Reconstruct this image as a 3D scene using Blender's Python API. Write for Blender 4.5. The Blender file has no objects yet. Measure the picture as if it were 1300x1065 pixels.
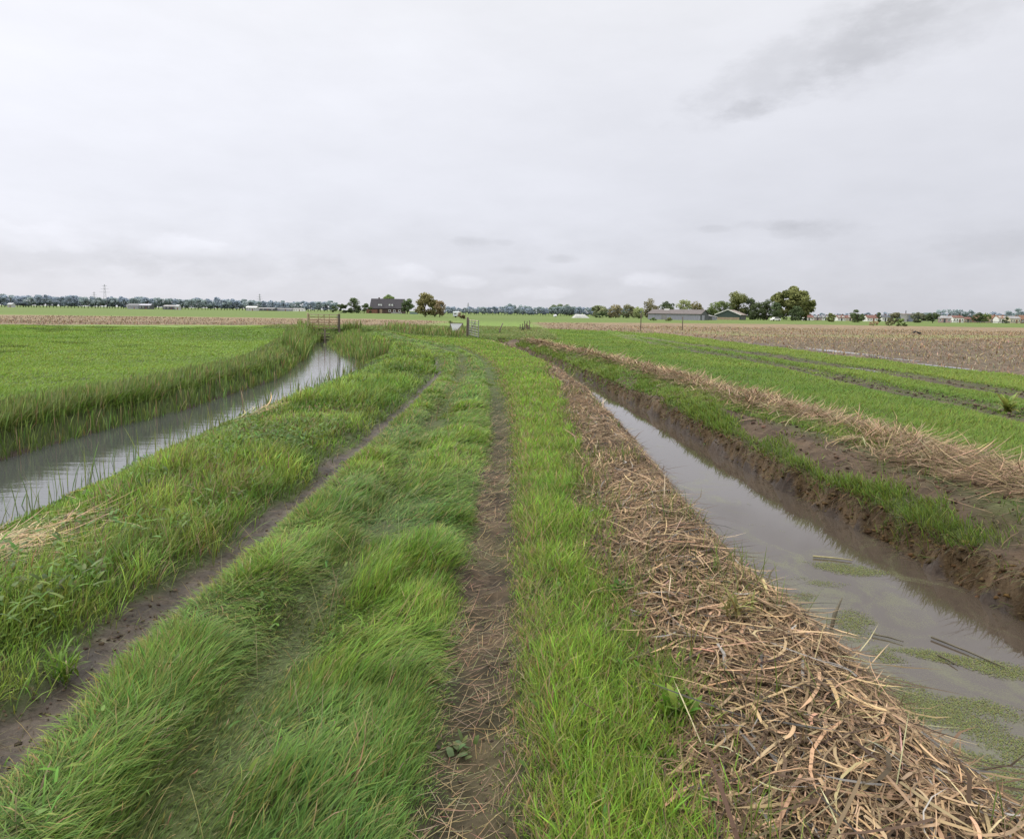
import bpy, math, random
import numpy as np
from mathutils import Matrix, Vector
rng = np.random.default_rng(7)
random.seed(7)
C = bpy.context.scene.collection
sc = bpy.context.scene

# ------------------------------------------------------------------ camera
H, F, PX, PY = 1.7, 900.0, 650.0, 487.5
TH, RO = math.atan((487.5 - 396.7) / F), math.atan(0.0145)
FW = np.array([0, math.cos(TH), -math.sin(TH)])
_r = np.array([1.0, 0, 0]); _u = np.cross(_r, FW)
RT = math.cos(RO) * _r + math.sin(RO) * _u
UP = -math.sin(RO) * _r + math.cos(RO) * _u

def at(px, py, z=0.0):
    """ground point (height z) seen at a photo pixel; used to survey the place"""
    d = FW + RT * (px - PX) / F - UP * (py - PY) / F
    return d * ((z - H) / d[2]) + np.array([0, 0, H])

def away(px, dist):
    """ground x, y of a bearing at a distance"""
    d = FW + RT * (px - PX) / F
    return float(d[0] / d[1] * dist), float(dist)

cd = bpy.data.cameras.new('camera'); cam = bpy.data.objects.new('camera', cd); C.objects.link(cam)
M = Matrix(((RT[0], UP[0], -FW[0], 0), (RT[1], UP[1], -FW[1], 0), (RT[2], UP[2], -FW[2], H), (0, 0, 0, 1)))
cam.matrix_world = M
cd.sensor_fit = 'HORIZONTAL'; cd.sensor_width = 36; cd.lens = F / 1300 * 36
cd.shift_y = -45.0 / 1300; cd.clip_start = 0.05; cd.clip_end = 20000
sc.camera = cam
sc.view_settings.view_transform = 'Standard'; sc.view_settings.look = 'None'
sc.view_settings.exposure = 0; sc.view_settings.gamma = 1

# ------------------------------------------------------------------ noise
_T = rng.random((256, 256))
def vn(x, y):
    xi = np.floor(x).astype(np.int64); yi = np.floor(y).astype(np.int64)
    fx = x - xi; fy = y - yi
    fx = fx * fx * (3 - 2 * fx); fy = fy * fy * (3 - 2 * fy)
    a = _T[xi & 255, yi & 255]; b = _T[(xi + 1) & 255, yi & 255]
    c = _T[xi & 255, (yi + 1) & 255]; d = _T[(xi + 1) & 255, (yi + 1) & 255]
    return (a * (1 - fx) + b * fx) * (1 - fy) + (c * (1 - fx) + d * fx) * fy
def fbm(x, y, s, o=3, off=0.0):
    x = np.asarray(x, float) * s + off * 17.3; y = np.asarray(y, float) * s + off * 9.1
    v = 0; a = 0.5; t = 0
    for k in range(o):
        v = v + a * vn(x, y); t += a; x = x * 2.03 + 11.7; y = y * 2.03 + 5.3; a *= 0.5
    return v / t                                     # 0..1
def sst(e0, e1, x):
    t = np.clip((x - e0) / (e1 - e0), 0, 1); return t * t * (3 - 2 * t)
def itp(pts):
    ys = np.array([p[0] for p in pts]); xs = np.array([p[1] for p in pts])
    return lambda y: np.interp(y, ys, xs)
def lerp(a, b, t):
    return a + (b - a) * t[..., None]

# ------------------------------------------------------------------ plan of the place (x as a function of y)
LFar = itp([(-10, -7.9), (9.9, -7.3), (11.8, -7.35), (15.3, -7.1), (22.7, -7.5), (30.5, -9.2), (47, -13.3)])
LNear = itp([(-10, -4.4), (6.2, -4.85), (7.4, -5.1), (8.9, -5.2), (14.2, -5.5), (20.4, -5.5), (26.7, -5.75), (31, -6.5), (36, -8.2), (47, -11.6)])
RutL = itp([(-10, -1.9), (3.9, -1.98), (13, -1.92), (20, -2.1), (27, -3.0), (35, -5.1), (42, -8.4), (46, -11.2), (48, -14)])
RutM = itp([(-10, -1.05), (5.9, -1.15), (8.2, -1.19), (14.6, -1.28), (21, -1.5), (28.4, -2.1), (36, -4.2), (43, -7.7), (47, -11)])
RutR = itp([(-10, -0.13), (10, -0.14), (14.8, -0.33), (21, -0.65), (26, -1.1), (35, -2.8), (43, -6.2), (49, -11)])
LitL = itp([(-10, 0.6), (2.5, 0.6), (4.6, 0.52), (7.5, 0.58), (15, 0.84), (21, 0.95), (27, 0.75), (33, 0.1), (41, -1.4), (46, -2.8)])
RNear = itp([(-10, 2.15), (3.3, 2.12), (4.8, 1.97), (6.9, 1.93), (9.3, 2.03), (15, 2.10), (21, 1.8), (26, 1.4), (33, 0.7), (41, -0.5), (46, -1.7)])
RFar = itp([(-10, 4.1), (4.9, 3.75), (5.45, 3.73), (7, 3.62), (9.8, 3.40), (14, 3.2), (21.6, 2.67), (27.4, 2.12), (33, 1.40), (41, 0.2), (46, -1.0)])
WinL = itp([(-10, 4.1), (5.3, 4.25), (7.3, 4.38), (10.3, 4.2), (14, 3.95), (21.6, 3.55), (32, 2.0), (44, 0.4)])
WinR = itp([(-10, 6.0), (8, 5.75), (10.8, 5.65), (14, 5.2), (18, 4.8), (25, 4.05), (33, 2.8), (44, .9)])
TrA = itp([(-10, 8.7), (12.3, 8.95), (16.3, 9.1), (24.3, 9.3), (38, 8.5), (46.7, 8.2), (62, 8.6)])
TrB = itp([(-10, 11.4), (15.8, 11.5), (20.7, 11.5), (28.9, 11.15), (44.8, 9.9), (53, 9.4), (62, 9.2)])
Stub = itp([(-10, 16), (20.8, 15), (26, 14.4), (35.6, 13.8), (60, 13.2), (66, 13.0)])
BrL = itp([(-200, 60), (-43, 60), (-22, 75), (-15, 73), (-9, 76)])
WZL = -0.36
_lf, _ln = LFar, LNear
LFar = lambda y: .936 * _lf(y / .936)
LNear = lambda y: .936 * _ln(y / .936)
WZ = -0.5                                            # water level in both ditches

def bump1(t):                                        # 0..1 -> 0..1..0
    t = np.clip(t, 0, 1); return np.sin(np.pi * t) ** 0.8

def ground(x, y):
    x = np.asarray(x, float); y = np.asarray(y, float)
    near = 1 - sst(60, 110, np.abs(y))
    z = (fbm(x, y, 0.35, 3) - 0.5) * 0.10 * near + (fbm(x, y, 2.3, 2, 1) - 0.5) * 0.05 * near
    # path
    on = 1 - sst(44, 48, y)
    g = lambda c, s: np.exp(-((x - c) / s) ** 2)
    z = z - on * (0.085 * g(RutL(y), 0.20) + 0.045 * g(RutM(y), 0.17) + 0.06 * g(RutR(y), 0.18) * (1 - 0.5 * sst(12, 22, y)))
    z = z + on * (0.04 * g((RutL(y) + RutM(y)) / 2, 0.28) + 0.04 * g((RutR(y) + RutM(y)) / 2, 0.3))
    # left weedy bank
    t = (x - LNear(y) - 1.0) / (RutL(y) - 1.3 - LNear(y))
    z = z + 0.03 * bump1(t) * on
    # dam that carries the gate
    dam = sst(37, 45, y) * (1 - sst(52, 62, y)) * sst(-30, -17, x) * (1 - sst(-9.5, -5, x))
    z = z + 0.42 * dam
    # reed litter heap beside the right ditch
    lt = (x - LitL(y)) / (RNear(y) - LitL(y) + 0.02)
    z = z + (0.10 * bump1(lt * 0.95) * (1 - 0.6 * sst(20, 34, y)) + 0.05 * bump1(lt) * (fbm(x, y, 3.0, 2, 4) - 0.3)) * (1 - sst(40, 46, y))
    # windrow of straw beyond it
    wt = (x - WinL(y)) / (WinR(y) - WinL(y))
    z = z + 0.09 * bump1(wt) * (0.6 + 0.8 * fbm(x, y, 1.1, 2, 6)) * (1 - sst(40, 46, y))
    # meadow wheel tracks
    for T in (TrA, TrB):
        for o in (-0.22, 0.24):
            z = z - 0.07 * g(T(y) + o, 0.2) * (1 - sst(58, 64, y))
        z = z + 0.05 * g(T(y), 0.12) + 0.06 * g(T(y) + 0.62, 0.2)
    z = z + (fbm(x, y, 13.0, 2, 8) - 0.5) * 0.06 * np.maximum(g(RutL(y), .3), g(RutR(y), .25)) * on
    # ditches
    wob = (fbm(x, y, 1.7, 3, 9) - 0.5)
    dl = np.maximum(LFar(y) - x, x - LNear(y)) + wob * 0.25
    dd = y - 46.2
    slope = np.where(x < (LFar(y) + LNear(y)) / 2, 1.1, 0.30)
    zl = WZL + np.where(dl > 0, dl * slope, dl * 0.8)
    zl = np.maximum(zl, WZL + dd * 2.2)
    zl = np.maximum(zl, -1.0)
    z = np.minimum(z, zl)
    dr_n = RNear(y) - x + wob * 0.18 - (fbm(y * 0 + 3.3, y, 0.9, 3, 12) - .5) * .22; dr_f = x - RFar(y) + wob * 0.22 + (fbm(x, y, 3.5, 2, 3) - 0.5) * 0.16 + (fbm(x, y, 11.0, 3, 5) - 0.5) * 0.16
    zr = np.where(dr_n > dr_f, WZ + np.where(dr_n > 0, dr_n * 1.05, dr_n * 0.8), WZ + np.where(dr_f > 0, np.minimum(dr_f * 2.2, 0.21 + dr_f * 0.42), dr_f * 0.9))
    zr = np.maximum(zr, WZ + (y - 45.0) * 1.5)
    zr = np.maximum(zr, -1.0)
    z = np.minimum(z, zr)
    return z

# zone weights ------------------------------------------------------
def zones(x, y):
    n1 = (fbm(x, y, 1.6, 3, 21) - 0.5); n2 = (fbm(x, y, 5.0, 2, 22) - 0.5)
    j = n1 * 0.35 + n2 * 0.14
    Z = {}
    on = 1 - sst(44, 49, y)
    rl = np.abs(x - RutL(y) + j * 0.6); rr = np.abs(x - RutR(y) + j * 0.5); rm = np.abs(x - RutM(y) + j)
    wl = 0.165 - 0.004 * np.clip(y, 0, 30) + .05 * (1 - sst(2.5, 5, y))
    Z['rutL'] = (1 - sst(wl - 0.08, wl + 0.05, rl)) * (1 - sst(23, 32, y + n1 * 8))
    rrs = np.clip(0.85 - 0.085 * np.clip(y - 4, 0, 30) + n1 * 1.9, 0, 1)
    Z['rutR'] = (1 - sst(0.11, 0.23, rr)) * rrs * (1 - sst(20, 30, y))
    Z['rutM'] = (1 - sst(0.08, 0.25, rm)) * np.clip(0.25 + n1 * 1.6, 0, 1) * 0.5 * on
    lt = (x - LitL(y) + j * 1.5) / (RNear(y) - LitL(y) + 0.12 - (fbm(y * 0 + 3.3, y, 0.9, 3, 12) - .5) * .22 * -1)
    Z['lit'] = sst(0.0, 0.12, lt) * (1 - sst(0.98, 1.05, lt)) * (1 - sst(40, 45, y))
    Z['ditchR'] = (x > RNear(y) - 0.05) & (x < RFar(y) + 0.02) & (y < 45)
    Z['ditchL'] = (x < LNear(y) + 0.02) & (x > LFar(y) - 0.02) & (y < 46)
    wr = sst(0, 0.22, x - RFar(y)) * (1 - sst(-0.1, 0.25, x - WinL(y) + j)) * (y < 46)
    gp = fbm(x * 1.3, y * 0.55, 1.0, 2, 31)
    Z['ledge'] = wr
    Z['ledge_grass'] = wr * sst(0.47, 0.57, gp + 0.07 * (1 - sst(0.25, 0.6, x - RFar(y)))) * sst(.04, .14, x - RFar(y)) * (1 - sst(.32, .62, x - RFar(y) + n1 * .5) * (1 - sst(13, 19, y)))
    Z['wall'] = (x > RFar(y) - 0.05) & (x < RFar(y) + 0.17 + .012 * np.clip(y - 14, 0, 20)) & (y < 46)
    wt = (x - WinL(y) + j) / (WinR(y) - WinL(y) + 0.01)
    Z['win'] = sst(0.12, 0.42, wt + (n1 * .5)) * (1 - sst(0.8, 1.02, wt)) * (1 - sst(41, 45, y))
    ta = np.minimum(np.abs(x - TrA(y) - 0.22 + j * .4), np.abs(x - TrA(y) + 0.22 + j * .4))
    tb = np.minimum(np.abs(x - TrB(y) - 0.24 + j * .4), np.abs(x - TrB(y) + 0.22 + j * .4))
    Z['track'] = np.clip((1 - sst(0.10, 0.30, ta)) * np.clip(0.75 + n1 * 3.0, 0, 1) + (1 - sst(0.14, 0.34, tb)) * np.clip(0.9 + n1 * 2.4, 0, 1), 0, 1) * (1 - sst(56, 62, y))
    jb = (fbm(x, y, 0.35, 3, 41) - 0.5)
    st = sst(0, 0.6, x - Stub(y) + jb * 1.2 + j)
    bL = (x < -8) * sst(0, 4, y - BrL(x) + jb * 6) * (1 - sst(0, 8, y - np.interp(x, [-90, -30, -8], [120, 138, 120]) + jb * 14)) * (1 - sst(-14, -8, x))
    bM = (x > 2) * sst(2, 5, x) * sst(0, 3, y - np.interp(x, [2, 6, 13], [76, 72, 62]) + jb * 6) * (1 - sst(0, 8, y - np.interp(x, [2, 25, 60], [120, 135, 150]) + jb * 10))
    sR = st * (1 - sst(0, 8, y - np.interp(x, [2, 25, 60], [122, 137, 150]) + jb * 10))
    Z['brown'] = np.clip(bL + np.maximum(bM, sR), 0, 1)
    Z['stub'] = st * (y < 150)
    return Z

def colr(*c): return np.array(c, float)
SOIL = colr(.060, .044, .034); MUD = colr(.062, .046, .033); UND = colr(.050, .066, .020)
TAN = colr(.32, .235, .130); GRN = colr(.105, .185, .022); WALL = colr(.074, .047, .022)

def ground_color(x, y):
    Z = zones(x, y)
    n = fbm(x, y, 0.8, 4, 51); n2 = fbm(x, y, 7.0, 3, 52); nb = fbm(x * 0.3, y, 0.05, 3, 53)
    far = sst(30, 58, y)
    c = np.broadcast_to(UND, x.shape + (3,)).copy()
    c = c * (0.7 + 0.6 * n[..., None])
    # meadow far away: colour of the sward itself
    mead = lerp(colr(.105, .175, .026) + 0 * c, colr(.130, .185, .036) + 0 * c, n)
    fgrn = lerp(colr(.078, .125, .017) + 0 * c, colr(.105, .138, .030) + 0 * c, nb)
    mead = lerp(mead, fgrn, sst(90, 160, y))
    c = lerp(c, mead, far)
    # brown maize fields
    br = lerp(colr(.064, .047, .032) + 0 * c, lerp(colr(.125, .092, .058) + 0 * c, colr(.240, .172, .098) + 0 * c, sst(40, 70, y)), np.clip(n * 0.9 + (n2 - 0.5) * 0.9 + 0.25 * sst(50, 130, y), 0, 1))
    grb = sst(58, 64, y) * (1 - sst(74, 82, y)) * sst(15, 20, x) * np.clip(fbm(x * 0.3, y, 0.3, 3, 55) * 2.6 - 0.9, 0, 1)
    br = lerp(br, colr(.15, .185, .05) + 0 * c, grb * 0.75)
    redge = np.clip(1 - (x - Stub(y)) / 3.2, 0, 1) * (y < 60) * sst(.40, .6, fbm(x, y, 0.45, 3, 56))
    br = lerp(br, colr(.085, .068, .056) + 0 * c, redge * 0.8)
    c = lerp(c, br, Z['brown'])
    n3 = fbm(x * 3.0, y * .8, 6.0, 3, 54)
    mud = lerp(MUD * 0.45 + 0 * c, MUD * 1.35 + 0 * c, np.clip(n2 * 1.6 - 0.45 + (n3 - .5) * .9, 0, 1))
    c = lerp(c, mud, Z['rutL'])
    c = lerp(c, mud * colr(1.1, .98, .85), np.clip(Z['rutR'] + Z['rutM'] * 0.8, 0, 1))
    c = lerp(c, mud * colr(1.15, 1.0, .85), Z['track'] * 0.95)
    c = lerp(c, (SOIL * 1.15) * (0.6 + 0.9 * n2[..., None]), np.clip(Z['lit'], 0, 1))
    c = lerp(c, mud * colr(1.0, .95, .8), .75 * np.exp(-((x - RutR(y)) / .27) ** 2) * (1 - sst(9, 18, y)) * (1 - Z['lit']))
    # far litter reads as tan
    c = lerp(c, TAN * .85 * (0.6 + 0.8 * n2[..., None]), Z['lit'] * sst(14, 26, y))
    c = lerp(c, colr(.066, .045, .029) * (0.5 + 1.0 * n2[..., None]), Z['ledge'] * (1 - Z['ledge_grass']))
    c = lerp(c, WALL * (0.45 + 1.1 * n2[..., None]), Z['wall'] * 1.0)
    c = lerp(c, TAN * 0.55 * (0.5 + 0.9 * n2[..., None]), Z['win'])
    dd = (Z['ditchL'] | Z['ditchR']) * 1.0
    c = lerp(c, SOIL * 0.8 + 0 * c, dd)
    damside = ((y > 44) & (y < 47.5) & (x < -10) & (x > -15)) * 1.0
    c = lerp(c, SOIL + 0 * c, damside * (ground(x, y) < 0.2))
    wet = np.clip(Z['rutL'] * 0.65 + Z['track'] * 0.35 + redge * 0.5 * Z['stub'] + 0.45 * Z['wall'] * (n2 > .5), 0, 1)
    return c, wet

# ------------------------------------------------------------------ helpers
def mesh_np(name, V, Fc, n, mat=None, col=None, smooth=True):
    """V (k,3) float, Fc (m,n) int"""
    me = bpy.data.meshes.new(name)
    V = np.ascontiguousarray(V, np.float32); Fc = np.ascontiguousarray(Fc, np.int32)
    me.vertices.add(len(V)); me.vertices.foreach_set('co', V.ravel())
    me.loops.add(Fc.size); me.loops.foreach_set('vertex_index', Fc.ravel())
    me.polygons.add(len(Fc)); me.polygons.foreach_set('loop_start', np.arange(0, Fc.size, n, dtype=np.int32))
    me.polygons.foreach_set('use_smooth', np.full(len(Fc), smooth))
    if col is not None:
        a = me.attributes.new('Col', 'FLOAT_COLOR', 'POINT')
        if col.shape[1] == 3: col = np.hstack([col, np.ones((len(col), 1))])
        a.data.foreach_set('color', np.ascontiguousarray(col, np.float32).ravel())
    me.update(calc_edges=True)
    if mat: me.materials.append(mat)
    return me

def link(name, me, parent=None, loc=None):
    o = bpy.data.objects.new(name, me); C.objects.link(o)
    if parent: o.parent = parent
    if loc is not None: o.location = loc
    return o

def tag(o, label, cat=None, group=None, kind=None):
    if label: o['label'] = label
    if cat: o['category'] = cat
    if group: o['group'] = group
    if kind: o['kind'] = kind
    return o

def thing(name, label, cat, loc=(0, 0, 0), rz=0.0, group=None):
    o = bpy.data.objects.new(name, None); C.objects.link(o)
    o.empty_display_size = 0.2
    o.location = loc; o.rotation_euler = (0, 0, rz)
    return tag(o, label, cat, group)

def dup(root, loc, rz, sc_, label, group=None):
    r = root.copy(); C.objects.link(r); r.location = loc; r.rotation_euler = (0, 0, rz); r.scale = sc_
    r['label'] = label
    if group: r['group'] = group
    elif 'group' in r: del r['group']
    for ch in list(root.children):
        c = ch.copy(); C.objects.link(c); c.parent = r
        for g in ch.children:
            d = g.copy(); C.objects.link(d); d.parent = c
    return r

class MB:
    """collects boxes, bars, tubes and polygons into one mesh"""
    def __init__(s): s.v = []; s.f = []
    def add(s, vs, fs):
        k = len(s.v); s.v += [tuple(map(float, p)) for p in vs]; s.f += [tuple(i + k for i in f) for f in fs]; return s
    def box(s, x0, x1, y0, y1, z0, z1):
        return s.add([(x0,y0,z0),(x1,y0,z0),(x1,y1,z0),(x0,y1,z0),(x0,y0,z1),(x1,y0,z1),(x1,y1,z1),(x0,y1,z1)],
                     [(0,3,2,1),(4,5,6,7),(0,1,5,4),(1,2,6,5),(2,3,7,6),(3,0,4,7)])
    def bar(s, p, q, w, d=None, w2=None, d2=None):
        p = Vector(p); q = Vector(q); a = (q - p).normalized(); d = d or w; w2 = w2 or w; d2 = d2 or d
        ref = Vector((0, 0, 1)) if abs(a.z) < 0.9 else Vector((1, 0, 0))
        u = a.cross(ref).normalized(); v = a.cross(u).normalized()
        vs = [p + u*i*w/2 + v*j*d/2 for i, j in ((-1,-1),(1,-1),(1,1),(-1,1))] + [q + u*i*w2/2 + v*j*d2/2 for i, j in ((-1,-1),(1,-1),(1,1),(-1,1))]
        return s.add(vs, [(0,1,2,3)[::-1],(4,5,6,7),(0,1,5,4),(1,2,6,5),(2,3,7,6),(3,0,4,7)])
    def tube(s, pts, rs, n=8, cap=True):
        k = len(pts); vs = []; fs = []
        for i, p in enumerate(pts):
            p = Vector(p); a = (Vector(pts[min(i+1, k-1)]) - Vector(pts[max(i-1, 0)])).normalized()
            ref = Vector((0, 1, 0)) if abs(a.y) < 0.9 else Vector((1, 0, 0))
            u = a.cross(ref).normalized(); v = a.cross(u)
            r = rs[i] if hasattr(rs, '__len__') else rs
            for t in range(n):
                w = 2*math.pi*t/n; vs.append(p + u*math.cos(w)*r + v*math.sin(w)*r)
        for i in range(k-1):
            for t in range(n):
                fs.append((i*n+t, i*n+(t+1)%n, (i+1)*n+(t+1)%n, (i+1)*n+t))
        if cap: fs += [tuple(range(n)), tuple(range((k-1)*n, k*n))[::-1]]
        return s.add(vs, fs)
    def build(s, name, mat, parent=None, bev=0.0, smooth=False):
        me = bpy.data.meshes.new(name); me.from_pydata(s.v, [], s.f); me.materials.append(mat)
        import bmesh
        bm = bmesh.new(); bm.from_mesh(me); bmesh.ops.recalc_face_normals(bm, faces=bm.faces)
        if bev > 0: bmesh.ops.bevel(bm, geom=list(bm.edges), offset=bev, segments=1, affect='EDGES')
        bm.to_mesh(me); bm.free()
        if smooth: me.polygons.foreach_set('use_smooth', [True]*len(me.polygons))
        return link(name, me, parent)

# ------------------------------------------------------------------ materials
def newmat(name):
    m = bpy.data.materials.new(name); m.use_nodes = True; nt = m.node_tree
    for n in list(nt.nodes): nt.nodes.remove(n)
    return m, nt, nt.nodes.new('ShaderNodeOutputMaterial')

def mat_leaf(name, trans=0.35, rough=0.55, spec=0.25, tint=0.0):
    m, nt, out = newmat(name); N = nt.nodes.new; L = nt.links.new
    at_ = N('ShaderNodeAttribute'); at_.attribute_name = 'Col'
    src = at_.outputs['Color']
    if tint > 0:
        oi = N('ShaderNodeObjectInfo'); hs = N('ShaderNodeHueSaturation')
        mr = N('ShaderNodeMapRange'); L(oi.outputs['Random'], mr.inputs[0]); mr.inputs[3].default_value = 1 - tint; mr.inputs[4].default_value = 1 + tint
        mh = N('ShaderNodeMapRange'); L(oi.outputs['Random'], mh.inputs[0]); mh.inputs[3].default_value = 0.5 - tint * 0.07; mh.inputs[4].default_value = 0.5 + tint * 0.05
        L(mh.outputs[0], hs.inputs['Hue']); L(mr.outputs[0], hs.inputs['Value']); L(src, hs.inputs['Color']); src = hs.outputs[0]
    p = N('ShaderNodeBsdfPrincipled'); p.inputs['Roughness'].default_value = rough; p.inputs['Specular IOR Level'].default_value = spec
    L(src, p.inputs['Base Color'])
    t = N('ShaderNodeBsdfTranslucent'); L(src, t.inputs['Color'])
    mx = N('ShaderNodeMixShader'); mx.inputs[0].default_value = trans
    L(p.outputs[0], mx.inputs[1]); L(t.outputs[0], mx.inputs[2]); L(mx.outputs[0], out.inputs[0])
    return m

def mat_solid(name, col, rough=0.7, var=0.25, scale=3.0, metal=0.0, bump=0.1, col2=None, stretch=(1, 1, 1)):
    m, nt, out = newmat(name); N = nt.nodes.new; L = nt.links.new
    p = N('ShaderNodeBsdfPrincipled'); p.inputs['Roughness'].default_value = rough; p.inputs['Metallic'].default_value = metal
    p.inputs['Specular IOR Level'].default_value = 0.3
    tc = N('ShaderNodeTexCoord'); mp = N('ShaderNodeMapping'); mp.inputs['Scale'].default_value = stretch
    L(tc.outputs['Object'], mp.inputs[0])
    nz = N('ShaderNodeTexNoise'); nz.inputs['Scale'].default_value = scale; nz.inputs['Detail'].default_value = 6
    L(mp.outputs[0], nz.inputs['Vector'])
    cr = N('ShaderNodeValToRGB'); c2 = col2 or tuple(c * (1 - var) for c in col)
    cr.color_ramp.elements[0].position = 0.35; cr.color_ramp.elements[1].position = 0.65
    cr.color_ramp.elements[0].color = (*c2, 1); cr.color_ramp.elements[1].color = (*[min(1, c * (1 + var * 0.5)) for c in col], 1)
    L(nz.outputs['Fac'], cr.inputs[0]); L(cr.outputs[0], p.inputs['Base Color'])
    if bump > 0:
        b = N('ShaderNodeBump'); b.inputs['Strength'].default_value = bump; b.inputs['Distance'].default_value = 0.02
        L(nz.outputs['Fac'], b.inputs['Height']); L(b.outputs[0], p.inputs['Normal'])
    L(p.outputs[0], out.inputs[0]); return m

def mat_ground():
    m, nt, out = newmat('earth_and_sward'); N = nt.nodes.new; L = nt.links.new
    a = N('ShaderNodeAttribute'); a.attribute_name = 'Col'
    g = N('ShaderNodeNewGeometry')
    n1 = N('ShaderNodeTexNoise'); n1.inputs['Scale'].default_value = 22; n1.inputs['Detail'].default_value = 8; n1.inputs['Roughness'].default_value = .65
    n2 = N('ShaderNodeTexNoise'); n2.inputs['Scale'].default_value = 1.3; n2.inputs['Detail'].default_value = 5
    L(g.outputs['Position'], n1.inputs['Vector']); L(g.outputs['Position'], n2.inputs['Vector'])
    ad = N('ShaderNodeMath'); ad.operation = 'ADD'; L(n1.outputs['Fac'], ad.inputs[0]); L(n2.outputs['Fac'], ad.inputs[1])
    mr = N('ShaderNodeMapRange'); L(ad.outputs[0], mr.inputs[0]); mr.inputs[1].default_value = 0.7; mr.inputs[2].default_value = 1.3; mr.inputs[3].default_value = 0.62; mr.inputs[4].default_value = 1.38
    mx = N('ShaderNodeVectorMath'); mx.operation = 'MULTIPLY'; L(a.outputs['Color'], mx.inputs[0]); L(mr.outputs[0], mx.inputs[1])
    p = N('ShaderNodeBsdfPrincipled'); L(mx.outputs[0], p.inputs['Base Color'])
    r = N('ShaderNodeMapRange'); L(a.outputs['Alpha'], r.inputs[0]); r.inputs[3].default_value = 0.95; r.inputs[4].default_value = 0.38
    L(r.outputs[0], p.inputs['Roughness']); p.inputs['Specular IOR Level'].default_value = 0.3
    b = N('ShaderNodeBump'); b.inputs['Strength'].default_value = 0.7; b.inputs['Distance'].default_value = 0.03
    L(n1.outputs['Fac'], b.inputs['Height']); L(b.outputs[0], p.inputs['Normal'])
    L(p.outputs[0], out.inputs[0]); return m

def mat_water(name, base, ripple, rscale, weed=False):
    m, nt, out = newmat(name); N = nt.nodes.new; L = nt.links.new
    g = N('ShaderNodeNewGeometry')
    mp = N('ShaderNodeMapping'); mp.inputs['Scale'].default_value = rscale; L(g.outputs['Position'], mp.inputs[0])
    nz = N('ShaderNodeTexNoise'); nz.inputs['Scale'].default_value = 1.0; nz.inputs['Detail'].default_value = 4; nz.inputs['Distortion'].default_value = 0.4
    L(mp.outputs[0], nz.inputs['Vector'])
    b = N('ShaderNodeBump'); b.inputs['Strength'].default_value = ripple; b.inputs['Distance'].default_value = 0.05
    L(nz.outputs['Fac'], b.inputs['Height'])
    p = N('ShaderNodeBsdfPrincipled'); p.inputs['Base Color'].default_value = (*base, 1); p.inputs['Roughness'].default_value = 0.04
    p.inputs['IOR'].default_value = 1.72; L(b.outputs[0], p.inputs['Normal'])
    cur = p.outputs[0]
    if weed:
        w = N('ShaderNodeMapping'); w.inputs['Scale'].default_value = (1.5, 1.0, 1); w.inputs['Rotation'].default_value = (0, 0, 0.5); L(g.outputs['Position'], w.inputs[0])
        n1 = N('ShaderNodeTexNoise'); n1.inputs['Scale'].default_value = 1.3; n1.inputs['Detail'].default_value = 6; n1.inputs['Roughness'].default_value = .62; n1.inputs['Distortion'].default_value = 1.2
        L(w.outputs[0], n1.inputs['Vector'])
        n2 = N('ShaderNodeTexVoronoi'); n2.inputs['Scale'].default_value = 75; L(g.outputs['Position'], n2.inputs['Vector'])
        sx = N('ShaderNodeSeparateXYZ'); L(g.outputs['Position'], sx.inputs[0])
        yr = N('ShaderNodeMapRange'); L(sx.outputs['Y'], yr.inputs[0]); yr.inputs[1].default_value = 2.5; yr.inputs[2].default_value = 10.5; yr.inputs[3].default_value = 0.12; yr.inputs[4].default_value = -0.11
        xr = N('ShaderNodeMapRange'); L(sx.outputs['X'], xr.inputs[0]); xr.inputs[1].default_value = 2.2; xr.inputs[2].default_value = 3.7; xr.inputs[3].default_value = 0.06; xr.inputs[4].default_value = -0.09
        a1 = N('ShaderNodeMath'); L(n1.outputs['Fac'], a1.inputs[0]); L(yr.outputs[0], a1.inputs[1])
        a2 = N('ShaderNodeMath'); L(a1.outputs[0], a2.inputs[0]); L(xr.outputs[0], a2.inputs[1])
        v = N('ShaderNodeMath'); v.operation = 'MULTIPLY_ADD'; L(n2.outputs['Distance'], v.inputs[0]); v.inputs[1].default_value = -0.16; L(a2.outputs[0], v.inputs[2])
        st = N('ShaderNodeMapRange'); L(v.outputs[0], st.inputs[0]); st.inputs[1].default_value = 0.45; st.inputs[2].default_value = 0.60; st.inputs[3].default_value = 0; st.inputs[4].default_value = 0.30
        dw = N('ShaderNodeBsdfPrincipled'); dw.inputs['Roughness'].default_value = 0.6
        cr = N('ShaderNodeValToRGB'); cr.color_ramp.elements[0].color = (.11, .125, .045, 1); cr.color_ramp.elements[1].color = (.155, .165, .07, 1)
        L(n2.outputs['Color'], cr.inputs[0]); L(cr.outputs[0], dw.inputs['Base Color'])
        mx = N('ShaderNodeMixShader'); L(st.outputs[0], mx.inputs[0]); L(cur, mx.inputs[1]); L(dw.outputs[0], mx.inputs[2]); cur = mx.outputs[0]
    L(cur, out.inputs[0]); return m

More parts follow.
